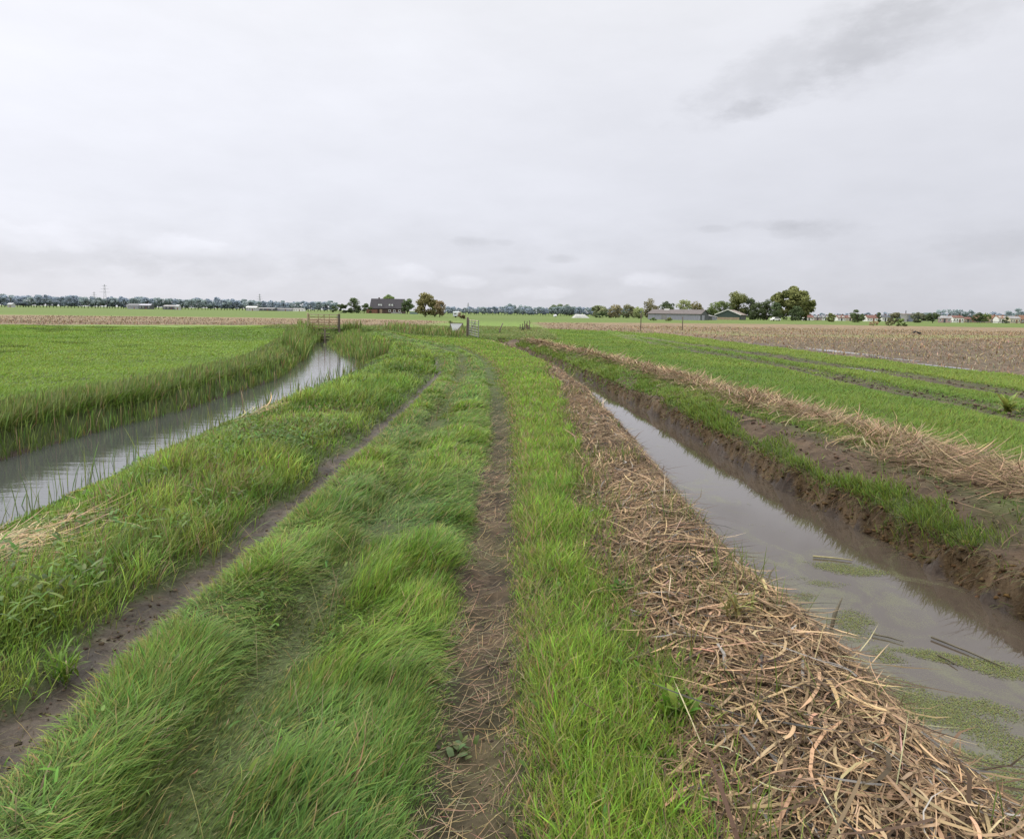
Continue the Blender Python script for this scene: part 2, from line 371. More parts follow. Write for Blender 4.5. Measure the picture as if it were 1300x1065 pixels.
GRASS = mat_leaf('grass_blade', 0.38)
REED = mat_leaf('reed_leaf', 0.25, 0.5, 0.3)
DRY = mat_leaf('dry_reed', 0.15, 0.7, 0.2)
LEAF = mat_leaf('tree_leaf', 0.35, 0.6, 0.15, tint=0.14)
BARK = mat_solid('bark', (.085, .068, .052), 0.9, 0.4, 6)
WOOD = mat_solid('weathered_wood', (.165, .135, .108), 0.85, 0.5, 5, stretch=(1, 1, .15))
PALEWOOD = mat_solid('pale_wood', (.42, .34, .22), 0.8, 0.4, 5, stretch=(1, 1, .15))
RUST = mat_solid('rusty_rail', (.30, .22, .13), 0.75, 0.4, 8)
GALV = mat_solid('galvanised_steel', (.27, .27, .25), 0.5, 0.25, 8, metal=0.5)
CREAM = mat_solid('cream_rail', (.45, .38, .28), 0.6, 0.2, 8)
WHITEP = mat_solid('white_panel', (.72, .72, .75), 0.6, 0.04, 5)
DARKH = mat_solid('dark_hole', (.015, .012, .010), 0.9, 0.3, 4)

# ------------------------------------------------------------------ ground
def grow(a, b, d, g, dmax=1e9):
    r = [a]
    while r[-1] < b: r.append(r[-1] + d); d = min(d * g, dmax)
    return r
xp = grow(7, 6000, 0.065, 1.045); xm = grow(8.5, 6000, 0.065, 1.045)
xs = np.array([-v for v in xm[::-1]] + list(np.arange(-8.5, 7, 0.04))[1:] + xp)
ys = np.array([-v for v in grow(0.5, 60, 0.2, 1.3)[::-1]] + list(np.arange(-0.4, 9, 0.037)) + grow(9, 9000, 0.037, 1.0105))
X, Y = np.meshgrid(xs, ys)
Zg = ground(X, Y)
cl, wet = ground_color(X, Y)
V = np.stack([X, Y, Zg], -1).reshape(-1, 3)
ny, nx = X.shape
I = np.arange(ny * nx).reshape(ny, nx)
Fq = np.stack([I[:-1, :-1], I[:-1, 1:], I[1:, 1:], I[1:, :-1]], -1).reshape(-1, 4)
o = link('ground', mesh_np('ground', V, Fq, 4, mat_ground(), np.hstack([cl.reshape(-1, 3), wet.reshape(-1, 1)])))
tag(o, 'flat polder ground of pasture, muddy wheel ruts and stubble', kind='structure')

def strip_water(name, fa, fb, y0, y1, z, mat, over, label, step=0.4):
    yy = np.arange(y0, y1 + step, step); nn = 7
    P = np.array([[[fa(y) - over + (fb(y) - fa(y) + 2 * over) * k / (nn - 1), y, z] for k in range(nn)] for y in yy])
    J = np.arange(len(yy) * nn).reshape(len(yy), nn)
    Q = np.stack([J[:-1, :-1], J[:-1, 1:], J[1:, 1:], J[1:, :-1]], -1).reshape(-1, 4)
    return tag(link(name, mesh_np(name, P.reshape(-1, 3), Q, 4, mat)), label, kind='structure')
strip_water('ditch_water', LFar, LNear, -9, 46.5, WZL, mat_water('rippled_ditch_water', (.056, .058, .057), 0.085, (2.0, 7.0, 1)), 0.35, 'rippled water of the left ditch')
strip_water('ditch_water', RNear, RFar, -9, 45.5, WZ, mat_water('still_ditch_water', (.060, .047, .036), 0.006, (2.0, 3.0, 1), weed=True), 0.3, 'still brown water of the right ditch with duckweed patches')

PUD = mat_water('puddle_water', (.10, .085, .07), 0.02, (4, 4, 1))
def puddle(cx, cy, ang, L_, W_, label, seed):
    r_ = np.random.default_rng(seed); n = 28; vs = []
    ph = r_.random(6) * 6.28
    for k in range(n):
        t = 2 * math.pi * k / n; m = 1 + .25 * math.sin(2*t+ph[0]) + .18 * math.sin(3*t+ph[1]) + .12 * math.sin(7*t+ph[2])
        px_ = math.cos(t) * L_ * m; py_ = math.sin(t) * W_ * m
        vs.append((cx + px_*math.cos(ang) - py_*math.sin(ang), cy + px_*math.sin(ang) + py_*math.cos(ang)))
    zz = float(np.percentile(ground(np.array([v[0] for v in vs] + [cx]), np.array([v[1] for v in vs] + [cy])), 60)) + 0.012
    me = bpy.data.meshes.new('puddle'); me.from_pydata([(a, b, zz) for a, b in vs], [], [tuple(range(n))]); me.materials.append(PUD)
    tag(link('puddle', me), label, kind='structure')
for a in [(15.8, 36.5, 1.75, 4.2, .55, 'shallow puddle along the edge of the stubble field', 1), (15.6, 22.5, 1.7, 3.0, .32, 'puddle in the wet margin of the stubble', 2),
          (15.9, 29.5, 1.65, 1.5, .22, 'small puddle between the other two in the stubble margin', 3),
          (11.68, 16.6, 1.6, 2.4, .13, 'water lying in the far meadow wheel rut', 4), (11.5, 22.0, 1.62, 2.0, .12, 'water lying farther along the meadow wheel rut', 5)]:
    puddle(*a)

# ------------------------------------------------------------------ blades of grass, reed and straw
SX = 1300 / 1024
def visible_x(y, margin=1.2):
    k = 0.765
    return -k * y - margin, k * y + margin
def scatter(bands, xa, xb, dens_scale=1.0):
    """bands: (y0, y1, per square metre); xa, xb: x limits as functions of y -> points"""
    out = []
    for y0, y1, d in bands:
        yy = np.linspace(y0, y1, 9)
        a = np.maximum(np.array([xa(v) for v in yy]), -0.765 * yy - 1.3); b = np.minimum(np.array([xb(v) for v in yy]), 0.765 * yy + 1.3)
        lo, hi = a.min(), b.max()
        if hi <= lo: continue
        n = int((hi - lo) * (y1 - y0) * d * dens_scale)
        x = rng.uniform(lo, hi, n); y = rng.uniform(y0, y1, n)
        ok = (x > np.interp(y, yy, a)) & (x < np.interp(y, yy, b))
        out.append(np.stack([x[ok], y[ok]], 1))
    return np.concatenate(out) if out else np.zeros((0, 2))

def blades(P, ang, L, t0, cv, W, col, root=0.55, seg=3, taper=1.0, roll=None, tip=None, bend=None):
    """P (n,3) roots; ang heading; L length; t0 tilt from vertical; cv added tilt; W width; col (n,3)"""
    n = len(P); d = np.stack([np.cos(ang), np.sin(ang), np.zeros(n)], 1)
    wang = ang + np.pi / 2 + (rng.normal(0, 0.5, n) if roll is None else roll)
    wv = np.stack([np.cos(wang), np.sin(wang), np.zeros(n)], 1)
    p = P.copy(); rows = []
    for k in range(seg + 1):
        s = k / seg
        if k > 0:
            t = t0 + cv * (k - 0.5) / seg
            if bend is not None:
                ab = ang + bend * (k - 0.5) / seg; d = np.stack([np.cos(ab), np.sin(ab), np.zeros(n)], 1)
                wb_ = wang + bend * k / seg; wv = np.stack([np.cos(wb_), np.sin(wb_), np.zeros(n)], 1)
            p = p + (L / seg)[:, None] * (np.sin(t)[:, None] * d + np.cos(t)[:, None] * np.array([0, 0, 1.0]))
        if k < seg:
            w = W * (0.75 + 0.5 * s) * (1 - taper * max(0, s - 0.25) ** 1.3)
            rows.append(p - wv * w[:, None] / 2); rows.append(p + wv * w[:, None] / 2)
        else: rows.append(p)
    V = np.stack(rows, 1)                                # n, 2*seg+1, 3
    m = 2 * seg + 1
    f = []
    for k in range(seg - 1): f += [(2*k, 2*k+1, 2*k+3), (2*k, 2*k+3, 2*k+2)]
    f.append((2*seg-2, 2*seg-1, 2*seg))
    Fc = (np.arange(n)[:, None, None] * m + np.array(f)[None]).reshape(-1, 3)
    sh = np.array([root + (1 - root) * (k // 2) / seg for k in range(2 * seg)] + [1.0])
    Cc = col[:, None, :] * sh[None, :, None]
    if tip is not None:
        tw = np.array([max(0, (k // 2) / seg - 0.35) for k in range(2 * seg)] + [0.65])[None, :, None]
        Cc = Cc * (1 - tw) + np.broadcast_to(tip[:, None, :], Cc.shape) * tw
    return V.reshape(-1, 3), Fc, Cc.reshape(-1, 3)

def pack(parts):
    vs, fs, cs, k = [], [], [], 0
    for v, f, c in parts:
        vs.append(v); fs.append(f + k); cs.append(c); k += len(v)
    return np.concatenate(vs), np.concatenate(fs), np.concatenate(cs)
def stuff(name, parts, mat, label):
    v, f, c = pack(parts)
    return tag(link(name, mesh_np(name, v, f, 3, mat, c)), label, kind='stuff')
def pz(p, dz=0.0):
    return np.column_stack([p[:, 0], p[:, 1], ground(p[:, 0], p[:, 1]) + dz])
def pxw(p, w0, f=1.0):                                   # blade width grows with distance so far swards stay closed
    return np.maximum(w0, f * np.hypot(p[:, 0], p[:, 1]) / 900 * 1.0)
def vary(base, n, v=0.22, h=0.12):
    b = np.broadcast_to(np.array(base, float), (n, 3)).copy()
    return np.clip(b * rng.normal(1, v, (n, 1)).clip(.45, 1.7) * rng.normal(1, h, (n, 3)).clip(.6, 1.4), 0.004, 1)
U = rng.random

# --- long wind-combed grass between and beside the ruts
p = scatter([(1.3, 3.5, 11000), (3.5, 6, 8000), (6, 10, 4600), (10, 18, 2300), (18, 30, 1000), (30, 48, 450)], lambda y: RutL(y) - 0.05, lambda y: LitL(y) + 0.25)
Z = zones(p[:, 0], p[:, 1])
rrx = RutR(p[:, 1]); strip = p[:, 0] > rrx + 0.02
tuft = fbm(p[:, 0], p[:, 1], 2.4, 3, 61); tf2 = fbm(p[:, 0], p[:, 1], 0.9, 2, 62)
bare = np.maximum.reduce([Z['rutL'] * 0.97, Z['rutR'] * (0.93), Z['rutM'] * 0.5, Z['lit'] * 0.9])
keep = (U(len(p)) > bare) & (U(len(p)) < np.where(strip, 0.25 + 1.4 * tuft, 0.35 + 1.25 * tuft))
p = p[keep]; strip = strip[keep]; tuft = tuft[keep]; tf2 = tf2[keep]
rm = np.abs(p[:, 0] - RutM(p[:, 1])); rr = np.abs(p[:, 0] - RutR(p[:, 1])); rl = p[:, 0] - RutL(p[:, 1])
n = len(p)
short = np.clip(np.exp(-(rm / .19) ** 2) * 0.7 * np.clip(fbm(p[:, 0], p[:, 1], .5, 2, 63) * 2 - .1, 0.3, 1) + np.exp(-(rr / .16) ** 2) * 0.75 * (1 - .55 * sst(11, 20, p[:, 1])), 0, .66)
lean = 2.3 * (fbm(p[:, 0], p[:, 1], 2.6, 2, 64) - 0.5)
ang = 0.5 + 3.4 * (fbm(p[:, 0], p[:, 1], 1.5, 3, 65) - 0.5) + rng.normal(0, .5, n)
ang = np.where(strip, rng.uniform(-3.14, 3.14, n) * 0.75 + 1.0, ang)
edge = np.exp(-((rl - 0.22) / 0.2) ** 2)
ang = np.where(U(n) < edge * 0.6, rng.normal(2.6, .6, n), ang)
nr = np.minimum(sst(.05, .38, rl), sst(.10, .36, rr))
Lb = np.where(strip, rng.uniform(.06, .19, n), rng.uniform(.08, .19, n)) * (1 - short) * (0.58 + 0.82 * tuft) * (.35 + .65 * nr) * (1 - 0.35 * sst(12, 30, p[:, 1]))
t0 = np.where(strip, rng.uniform(.0, .6, n), rng.uniform(.3, 1.0, n) + 0.4 * lean)
cv = np.where(strip, rng.uniform(.3, 1.1, n), rng.uniform(.6, 1.25, n) + 0.6 * lean)
g1 = vary((.078, .160, .022), n, .34); g2 = vary((.140, .235, .028), n, .32); g3 = vary((.25, .25, .065), n); g4 = vary((.112, .155, .048), n)
mixc = np.clip(tf2 * 1.8 - 0.45 + rng.normal(0, .2, n), 0, 1)
col = lerp(g1, g2, np.where(strip, np.clip(mixc + .4, 0, 1), mixc))
blu = np.clip(fbm(p[:, 0], p[:, 1], 1.9, 2, 69) * 3.4 - 1.5, 0, 1) * (~strip); col = lerp(col, vary((.070, .140, .040), n, .3), blu * .35)
col = col * (1.06 + .66 * tuft)[:, None]
col = lerp(col, g4, np.clip(short * 1.2, 0, 1))
col = lerp(col, g3, (U(n) < 0.10 + 0.25 * edge) * 0.8)
drystraw = (U(n) < np.where(strip, 0.10 + 0.3 * np.exp(-((p[:, 0] - RutR(p[:, 1]) - .22) / .12) ** 2), 0.05))
col = np.where(drystraw[:, None], vary((.32, .25, .13), n), col)
tip = col * np.array([1.25, 1.12, 1.1])
yel = U(n) < 0.12
tip = np.where(yel[:, None], vary((.30, .24, .07), n), tip)
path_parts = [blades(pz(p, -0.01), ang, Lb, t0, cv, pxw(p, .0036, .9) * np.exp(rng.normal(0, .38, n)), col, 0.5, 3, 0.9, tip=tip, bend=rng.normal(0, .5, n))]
q = scatter([(1.4, 5, 26), (5, 12, 14), (12, 24, 5)], lambda y: RutL(y) + .15, lambda y: LitL(y)); q = q[np.abs(q[:, 0] - RutR(q[:, 1])) > .22]; n = len(q)
path_parts.append(blades(pz(q), rng.uniform(-3.1, 3.1, n), rng.uniform(.14, .34, n), rng.uniform(.1, .7, n), rng.uniform(.1, .7, n), pxw(q, .0022, .55), vary((.30, .24, .12), n), .8, 4, .3))
q = scatter([(1.4, 5, 120), (5, 12, 60), (12, 24, 16)], lambda y: RutL(y) + .12, lambda y: LitL(y) + .1); tb_ = fbm(q[:, 0], q[:, 1], 1.7, 2, 68); q = q[(U(len(q)) < np.clip((tb_ - .5) * 5, 0, 1)) & (np.abs(q[:, 0] - RutR(q[:, 1])) > .2)]; n = len(q)
qq = pz(q); qq[:, 2] += rng.uniform(.01, .07, n)
path_parts.append(blades(qq, rng.uniform(-3.1, 3.1, n), rng.uniform(.03, .08, n), rng.uniform(.7, 1.3, n), rng.uniform(.2, .8, n), np.maximum(rng.uniform(.010, .026, n), pxw(q, .006, 1.0)), vary((.115, .205, .030), n, .25), .9, 3, 1.0, roll=rng.normal(0, .2, n)))
stuff('path_grass', path_parts, GRASS, 'long wind-combed green grass growing between the wheel ruts of the farm track')

# straw wisps and clods lying in the bare right rut
p = scatter([(1.3, 4, 900), (4, 8, 420), (8, 14, 120)], lambda y: RutR(y) - 0.22, lambda y: RutR(y) + 0.5)
n = len(p)
w1 = blades(pz(p, .006), rng.normal(.4, .9, n), rng.uniform(.05, .20, n), rng.uniform(1.3, 1.6, n), rng.normal(0, .35, n), pxw(p, .003, .7), vary((.25, .185, .105), n), 0.9, 2, .5)
p = scatter([(1.3, 5, 800), (5, 12, 300), (12, 20, 90)], lambda y: RutL(y) - 0.34, lambda y: RutL(y) + 0.28)
n = len(p)
w2 = blades(pz(p, .006), rng.uniform(0, 6.28, n), rng.uniform(.04, .16, n), rng.uniform(1.3, 1.6, n), rng.normal(0, .35, n), pxw(p, .003, .7), lerp(vary((.06, .045, .03), n), vary((.17, .15, .075), n), U(n) ** 2), 0.9, 2, .5)
stuff('fallen_straw', [w1, w2], DRY, 'wisps of dry straw trodden into the bare wheel ruts')

# --- weedy bank between the left rut and the left ditch
p = scatter([(1.8, 4, 5200), (4, 8, 3600), (8, 14, 1700), (14, 24, 850), (24, 46, 420)], lambda y: LNear(y) - 0.02, lambda y: RutL(y) - 0.02)
Z = zones(p[:, 0], p[:, 1]); t = (p[:, 0] - LNear(p[:, 1])) / (RutL(p[:, 1]) - LNear(p[:, 1]))
patch = fbm(p[:, 0], p[:, 1], .8, 3, 71); pt2 = fbm(p[:, 0], p[:, 1], 2.6, 3, 72)
heap = np.exp(-((p[:, 0] + 3.6) / .55) ** 2 - ((p[:, 1] - 4.9) / 1.1) ** 2) + np.exp(-((p[:, 0] + 4.3) / .35) ** 2 - ((p[:, 1] - 12.6) / 1.1) ** 2)
keep = (U(len(p)) > Z['rutL'] * .97) & (U(len(p)) < 0.35 + 1.2 * pt2) & (U(len(p)) > np.clip(heap, 0, .75)) & (U(len(p)) > 0.75 * sst(.84, .95, t) * (p[:, 1] < 20))
p = p[keep]; t = t[keep]; patch = patch[keep]; pt2 = pt2[keep]; n = len(p)
ang = rng.uniform(-3.14, 3.14, n) * .7 + .4
col = lerp(vary((.105, .190, .026), n, .32), vary((.190, .255, .045), n, .3), np.clip(pt2 * 2.8 - .9 + rng.normal(0, .2, n), 0, 1))
col = col * (.80 + .66 * np.clip(fbm(p[:, 0], p[:, 1], 1.3, 2, 77) * 1.8 - .4, 0, 1))[:, None]
bro = U(n) < np.clip(0.06 + 0.5 * (fbm(p[:, 0], p[:, 1], .6, 2, 73) - .5), 0, .4)
col = np.where(bro[:, None], vary((.26, .20, .10), n), col)
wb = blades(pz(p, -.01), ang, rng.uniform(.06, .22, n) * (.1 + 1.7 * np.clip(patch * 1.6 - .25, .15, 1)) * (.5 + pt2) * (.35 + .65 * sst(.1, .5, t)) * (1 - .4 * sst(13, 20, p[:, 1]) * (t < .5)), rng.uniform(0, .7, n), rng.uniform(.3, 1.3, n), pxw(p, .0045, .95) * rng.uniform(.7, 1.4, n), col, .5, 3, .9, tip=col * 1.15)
# broad leaves of nettle, dock and willowherb
p = scatter([(1.8, 5, 900), (5, 9, 700), (9, 16, 350), (16, 30, 130)], lambda y: LNear(y) + 0.15, lambda y: RutL(y) - 0.35)
pt = fbm(p[:, 0], p[:, 1], .75, 3, 74); p = p[U(len(p)) < np.clip(pt * 6 - 2.5, .06, 1)]; n = len(p)
q = pz(p); q[:, 2] += rng.uniform(.01, .20, n) * (.4 + .6 * sst(.5, 1.4, p[:, 0] - LNear(p[:, 1])))
wl = blades(q, rng.uniform(-3.14, 3.14, n), rng.uniform(.04, .10, n), rng.uniform(.6, 1.3, n), rng.uniform(.3, .9, n), np.maximum(rng.uniform(.012, .034, n), pxw(p, .008, 1.2)), vary((.11, .185, .035), n, .3), .85, 3, 1.0, roll=rng.normal(0, .2, n))
# sparse upright stems at the water's edge
p = scatter([(3, 8, 16), (8, 16, 15), (16, 30, 12)], lambda y: LNear(y) - .05, lambda y: LNear(y) + 0.6); n = len(p)
wu = blades(pz(p), rng.uniform(-3, 3, n), rng.uniform(.2, .5, n), rng.uniform(0, .25, n), rng.uniform(0, .5, n), pxw(p, .008, 1.0), vary((.13, .17, .04), n), .8, 3, .9)
p = scatter([(5.2, 9.5, 26), (9.5, 13, 9)], lambda y: LNear(y) - .42, lambda y: LNear(y) + .02); n = len(p)
wi = blades(np.column_stack([p, np.full(n, WZL - .1)]), rng.uniform(-3, 3, n), rng.uniform(.25, .62, n), rng.uniform(-.05, .35, n), rng.uniform(0, .5, n), rng.uniform(.009, .017, n), lerp(vary((.12, .19, .06), n), vary((.24, .25, .09), n), U(n)), .8, 4, .8)
stuff('bank_weeds', [wb, wl, wu, wi], GRASS, 'weedy green verge of grass and nettles between left rut and ditch')

# straw dropped on that bank
sp = []
for cx, cy, sx_, sy_, nn, a0 in ((-3.85, 4.9, .38, .5, 520, .55), (-3.3, 4.0, .5, .6, 45, .3), (-4.2, 12.6, .28, .6, 240, .9), (-4.2, 8.5, .4, 2.5, 40, .6), (-3.3, 6.0, .5, 1.6, 60, .5)):
    p = np.column_stack([rng.normal(cx, sx_, nn), rng.normal(cy, sy_, nn)]); p = p[(p[:, 0] > LNear(p[:, 1]) + .25) & (p[:, 0] < RutL(p[:, 1]) - .95)]; n = len(p)
    Ls = rng.uniform(.15, .6, n)
    sp.append(blades(pz(p, .03) + np.column_stack([np.zeros((n, 2)), U(n) * .1]), rng.normal(a0, .6, n), Ls, rng.uniform(1.3, 1.62, n), rng.normal(.1, .35, n), np.maximum(pxw(p, .004, .9), rng.uniform(.004, .012, n)), vary((.38, .285, .16), n, .3), .95, 3, .4, bend=rng.normal(0, .5, n)))
stuff('straw_pile', sp, DRY, 'pale dry reed stems dumped on the weedy left bank')

# --- left pasture
p = scatter([(6.5, 14, 1600), (14, 22, 950), (22, 34, 620), (34, 60, 420)], lambda y: -60., lambda y: LFar(y) - 0.25)
Z = zones(p[:, 0], p[:, 1]); lump = fbm(p[:, 0], p[:, 1], .55, 3, 81); lump2 = fbm(p[:, 0] * .5, p[:, 1], .25, 3, 82)
keep = U(len(p)) > Z['brown'] * .9; p = p[keep]; lump = lump[keep]; lump2 = lump2[keep]; n = len(p)
ed = np.exp(-((LFar(p[:, 1]) - p[:, 0] - .9) / .9) ** 2)
col = lerp(vary((.150, .262, .030), n), vary((.215, .318, .040), n), np.clip(lump2 * 2.2 - .6 + rng.normal(0, .15, n), 0, 1))
dk = np.clip((lump - .56) * 6, 0, 1); col = col * (1 - .38 * (dk * (fbm(p[:, 0], p[:, 1], .12, 2, 84) > .47))[:, None])
Lp = rng.uniform(.08, .17, n) * (.7 + .5 * dk) * (1 + 1.2 * ed)
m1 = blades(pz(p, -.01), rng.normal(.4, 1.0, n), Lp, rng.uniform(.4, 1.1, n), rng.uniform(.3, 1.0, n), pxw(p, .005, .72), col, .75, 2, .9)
# rough tall grass along the ditch top
p = scatter([(7, 14, 900), (14, 24, 480), (24, 46, 260)], lambda y: LFar(y) - 1.5, lambda y: LFar(y) - 0.25); n = len(p)
col = lerp(vary((.12, .18, .045), n), vary((.27, .27, .10), n), np.clip(rng.normal(.35, .35, n), 0, 1))
m2 = blades(pz(p), rng.normal(.3, .9, n), rng.uniform(.12, .36, n), rng.uniform(0, .5, n), rng.uniform(.2, 1.0, n), pxw(p, .006, 1.0), col, .5, 3, .9)
stuff('pasture_grass', [m1, m2], GRASS, 'bright green pasture grass left of the left ditch')

# --- green reeds along the left ditch
R = []
def reeds(p, L0, L1, wmin, dryf, zoff=-.05):
    n = len(p)
    col = lerp(vary((.105, .178, .032), n, .3), vary((.225, .285, .075), n, .3), np.clip(rng.normal(.45, .4, n), 0, 1))
    col = np.where((U(n) < dryf)[:, None], vary((.30, .22, .11), n), col)
    L_ = rng.uniform(L0, L1, n)
    R.append(blades(pz(p, zoff), rng.uniform(-3.14, 3.14, n) * .8 + .3, L_, rng.uniform(-.05, .25, n), rng.uniform(0, .75, n) ** 1.3, np.maximum(wmin, pxw(p, .0, .9)) * rng.uniform(.7, 1.3, n), col, .5, 4, .85, tip=col * 1.2))
p = scatter([(7, 14, 420), (14, 24, 300), (24, 34, 220)], lambda y: LFar(y) - .75, lambda y: LFar(y) + 0.12)
den = fbm(p[:, 0], p[:, 1], .8, 2, 91); p = p[U(len(p)) < .25 + den]
reeds(p, .15, .48, .010, .10)
p = scatter([(28.5, 33, 90), (33, 47, 150)], lambda y: LNear(y) - .3, lambda y: LNear(y) + 1.0); reeds(p, .35, .8, .012, .14)
p = scatter([(31, 45.5, 130)], lambda y: LFar(y) + .75, lambda y: LNear(y) + .3); reeds(p, .4, .8, .012, .14)
p = scatter([(28, 46, 120)], lambda y: LFar(y) - .8, lambda y: LFar(y) + 0.25); reeds(p, .45, .9, .012, .08)
p = scatter([(46, 58, 22)], lambda y: -9., lambda y: -3.4); reeds(p, .3, .7, .02, .25)
p = scatter([(12.5, 16, 14), (16, 27, 9)], lambda y: LNear(y) - .45, lambda y: LNear(y) + 0.2); reeds(p, .3, .7, .010, .2)
stuff('reed_bed', R, REED, 'green reeds fringing the left ditch and closing its far end')

def lumps(p, r0, r1, col, sink=.3):
    n = len(p); B = np.array([(0,0,1),(.89,0,.45),(.28,.85,.45),(-.72,.53,.45),(-.72,-.53,.45),(.28,-.85,.45),(.72,.53,-.45),(-.28,.85,-.45),(-.89,0,-.45),(-.28,-.85,-.45),(.72,-.53,-.45),(0,0,-1)])
    Fi = np.array([(0,1,2),(0,2,3),(0,3,4),(0,4,5),(0,5,1),(1,6,2),(2,7,3),(3,8,4),(4,9,5),(5,10,1),(6,7,2),(7,8,3),(8,9,4),(9,10,5),(10,6,1),(11,7,6),(11,8,7),(11,9,8),(11,10,9),(11,6,10)])
    r = r0 + (r1 - r0) * U(n) ** 3; a = U(n) * 6.28
    Vv = B[None] * (r[:, None] * rng.uniform(.35, 1.35, (n, 12)))[..., None] * np.stack([rng.uniform(.8, 1.5, n), rng.uniform(.7, 1.2, n), rng.uniform(.5, .9, n)], 1)[:, None, :]
    x_ = Vv[..., 0] * np.cos(a)[:, None] - Vv[..., 1] * np.sin(a)[:, None]; y_ = Vv[..., 0] * np.sin(a)[:, None] + Vv[..., 1] * np.cos(a)[:, None]
    Vv = np.stack([x_, y_, Vv[..., 2]], -1) + pz(p)[:, None, :] + (r * (1 - 2 * sink) * .5)[:, None, None] * np.array([0, 0, 1.0])
    return Vv.reshape(-1, 3), (np.arange(n)[:, None, None] * 12 + Fi[None]).reshape(-1, 3), np.repeat(vary(col, n, .35, .06), 12, 0)
EARTH = mat_leaf('earth_crumb', 0.0, .95, .1)
pa = scatter([(1.4, 4, 900), (4, 8, 350), (8, 16, 80)], lambda y: RutL(y) - .26, lambda y: RutL(y) + .2)
pb_ = scatter([(1.4, 4, 420), (4, 8, 200)], lambda y: RutR(y) - .18, lambda y: RutR(y) + .16)
pc = scatter([(3.5, 8, 620), (8, 14, 330), (14, 26, 130)], lambda y: RFar(y) - .01, lambda y: RFar(y) + .22)
pd = scatter([(4, 9, 150), (9, 16, 80), (16, 26, 35)], lambda y: RFar(y) + .2, lambda y: WinL(y) + .6); pd = pd[U(len(pd)) > zones(pd[:, 0], pd[:, 1])['ledge_grass']]
pe = np.concatenate([scatter([(9, 20, 70), (20, 40, 20)], lambda y: T_(y) + o_ - .3, lambda y: T_(y) + o_ + .3) for T_ in (TrA, TrB) for o_ in (-.22, .24)])
stuff('earth_clods', [lumps(pa, .002, .013, MUD * 1.25), lumps(pb_, .002, .011, MUD), lumps(pc, .004, .034, WALL * 1.1), lumps(pd, .005, .034, (.075, .052, .034)), lumps(pe, .012, .045, (.095, .072, .052))], EARTH, 'brown earth clods on the ruts and the cut ditch bank')
# duckweed leaves
DWP = [((1075, 722), .28, .16, .75), ((965, 668), .30, .20, .25), ((950, 640), .25, .2, .22), ((1085, 790), .16, .30, .5), ((1215, 838), .40, .07, .9), ((1265, 850), .22, .10, .8), ((1190, 905), .30, .16, .85), ((1250, 900), .25, .12, .6), ((1210, 965), .34, .16, .85), ((1285, 950), .2, .2, .6), ((1130, 835), .14, .18, .55), ((1040, 740), .2, .12, .4), ((900, 600), .2, .3, .15), ((1150, 880), .2, .2, .6), ((1250, 1010), .4, .2, .8), ((1020, 760), .12, .3, .4)]
p = scatter([(2.0, 9.5, 48000)], lambda y: RNear(y) - .1, lambda y: RFar(y)); dens = np.zeros(len(p))
for (c_, a_, b_, k_) in DWP:
    g_ = at(*c_, WZ); u_ = (p[:, 0] - g_[0]) * .92 + (p[:, 1] - g_[1]) * -.38; v_ = (p[:, 0] - g_[0]) * .38 + (p[:, 1] - g_[1]) * .92
    dens = np.maximum(dens, k_ * np.exp(-((u_ / a_ / 1.15) ** 2 + (v_ / b_ / 1.15) ** 2)))
nz_ = fbm(p[:, 0] * 1.0, p[:, 1] * 1.6, 4.5, 4, 141); edge_ = np.exp(-((p[:, 0] - RNear(p[:, 1])) / .10) ** 2) * .5 * (p[:, 1] < 8)
p = p[U(len(p)) < np.clip(np.maximum(dens, edge_) * 2.0 - (1 - nz_) * .95, 0, .85)]; n = len(p)
r_ = rng.uniform(.0022, .0048, n); a0 = U(n) * 6.28
Vd = np.stack([np.stack([p[:, 0] + np.cos(a0 + k * 1.2566) * r_, p[:, 1] + np.sin(a0 + k * 1.2566) * r_ * .8, np.full(n, WZ + .003) + U(n) * .002], 1) for k in range(5)], 1)
tag(link('duckweed', mesh_np('duckweed', Vd.reshape(-1, 3), np.arange(5 * n).reshape(n, 5), 5, GRASS, np.repeat(lerp(vary((.125, .150, .045), n, .2), vary((.215, .225, .080), n, .2), U(n)), 5, 0))), 'dull green duckweed floating in patches on the right ditch', kind='stuff')

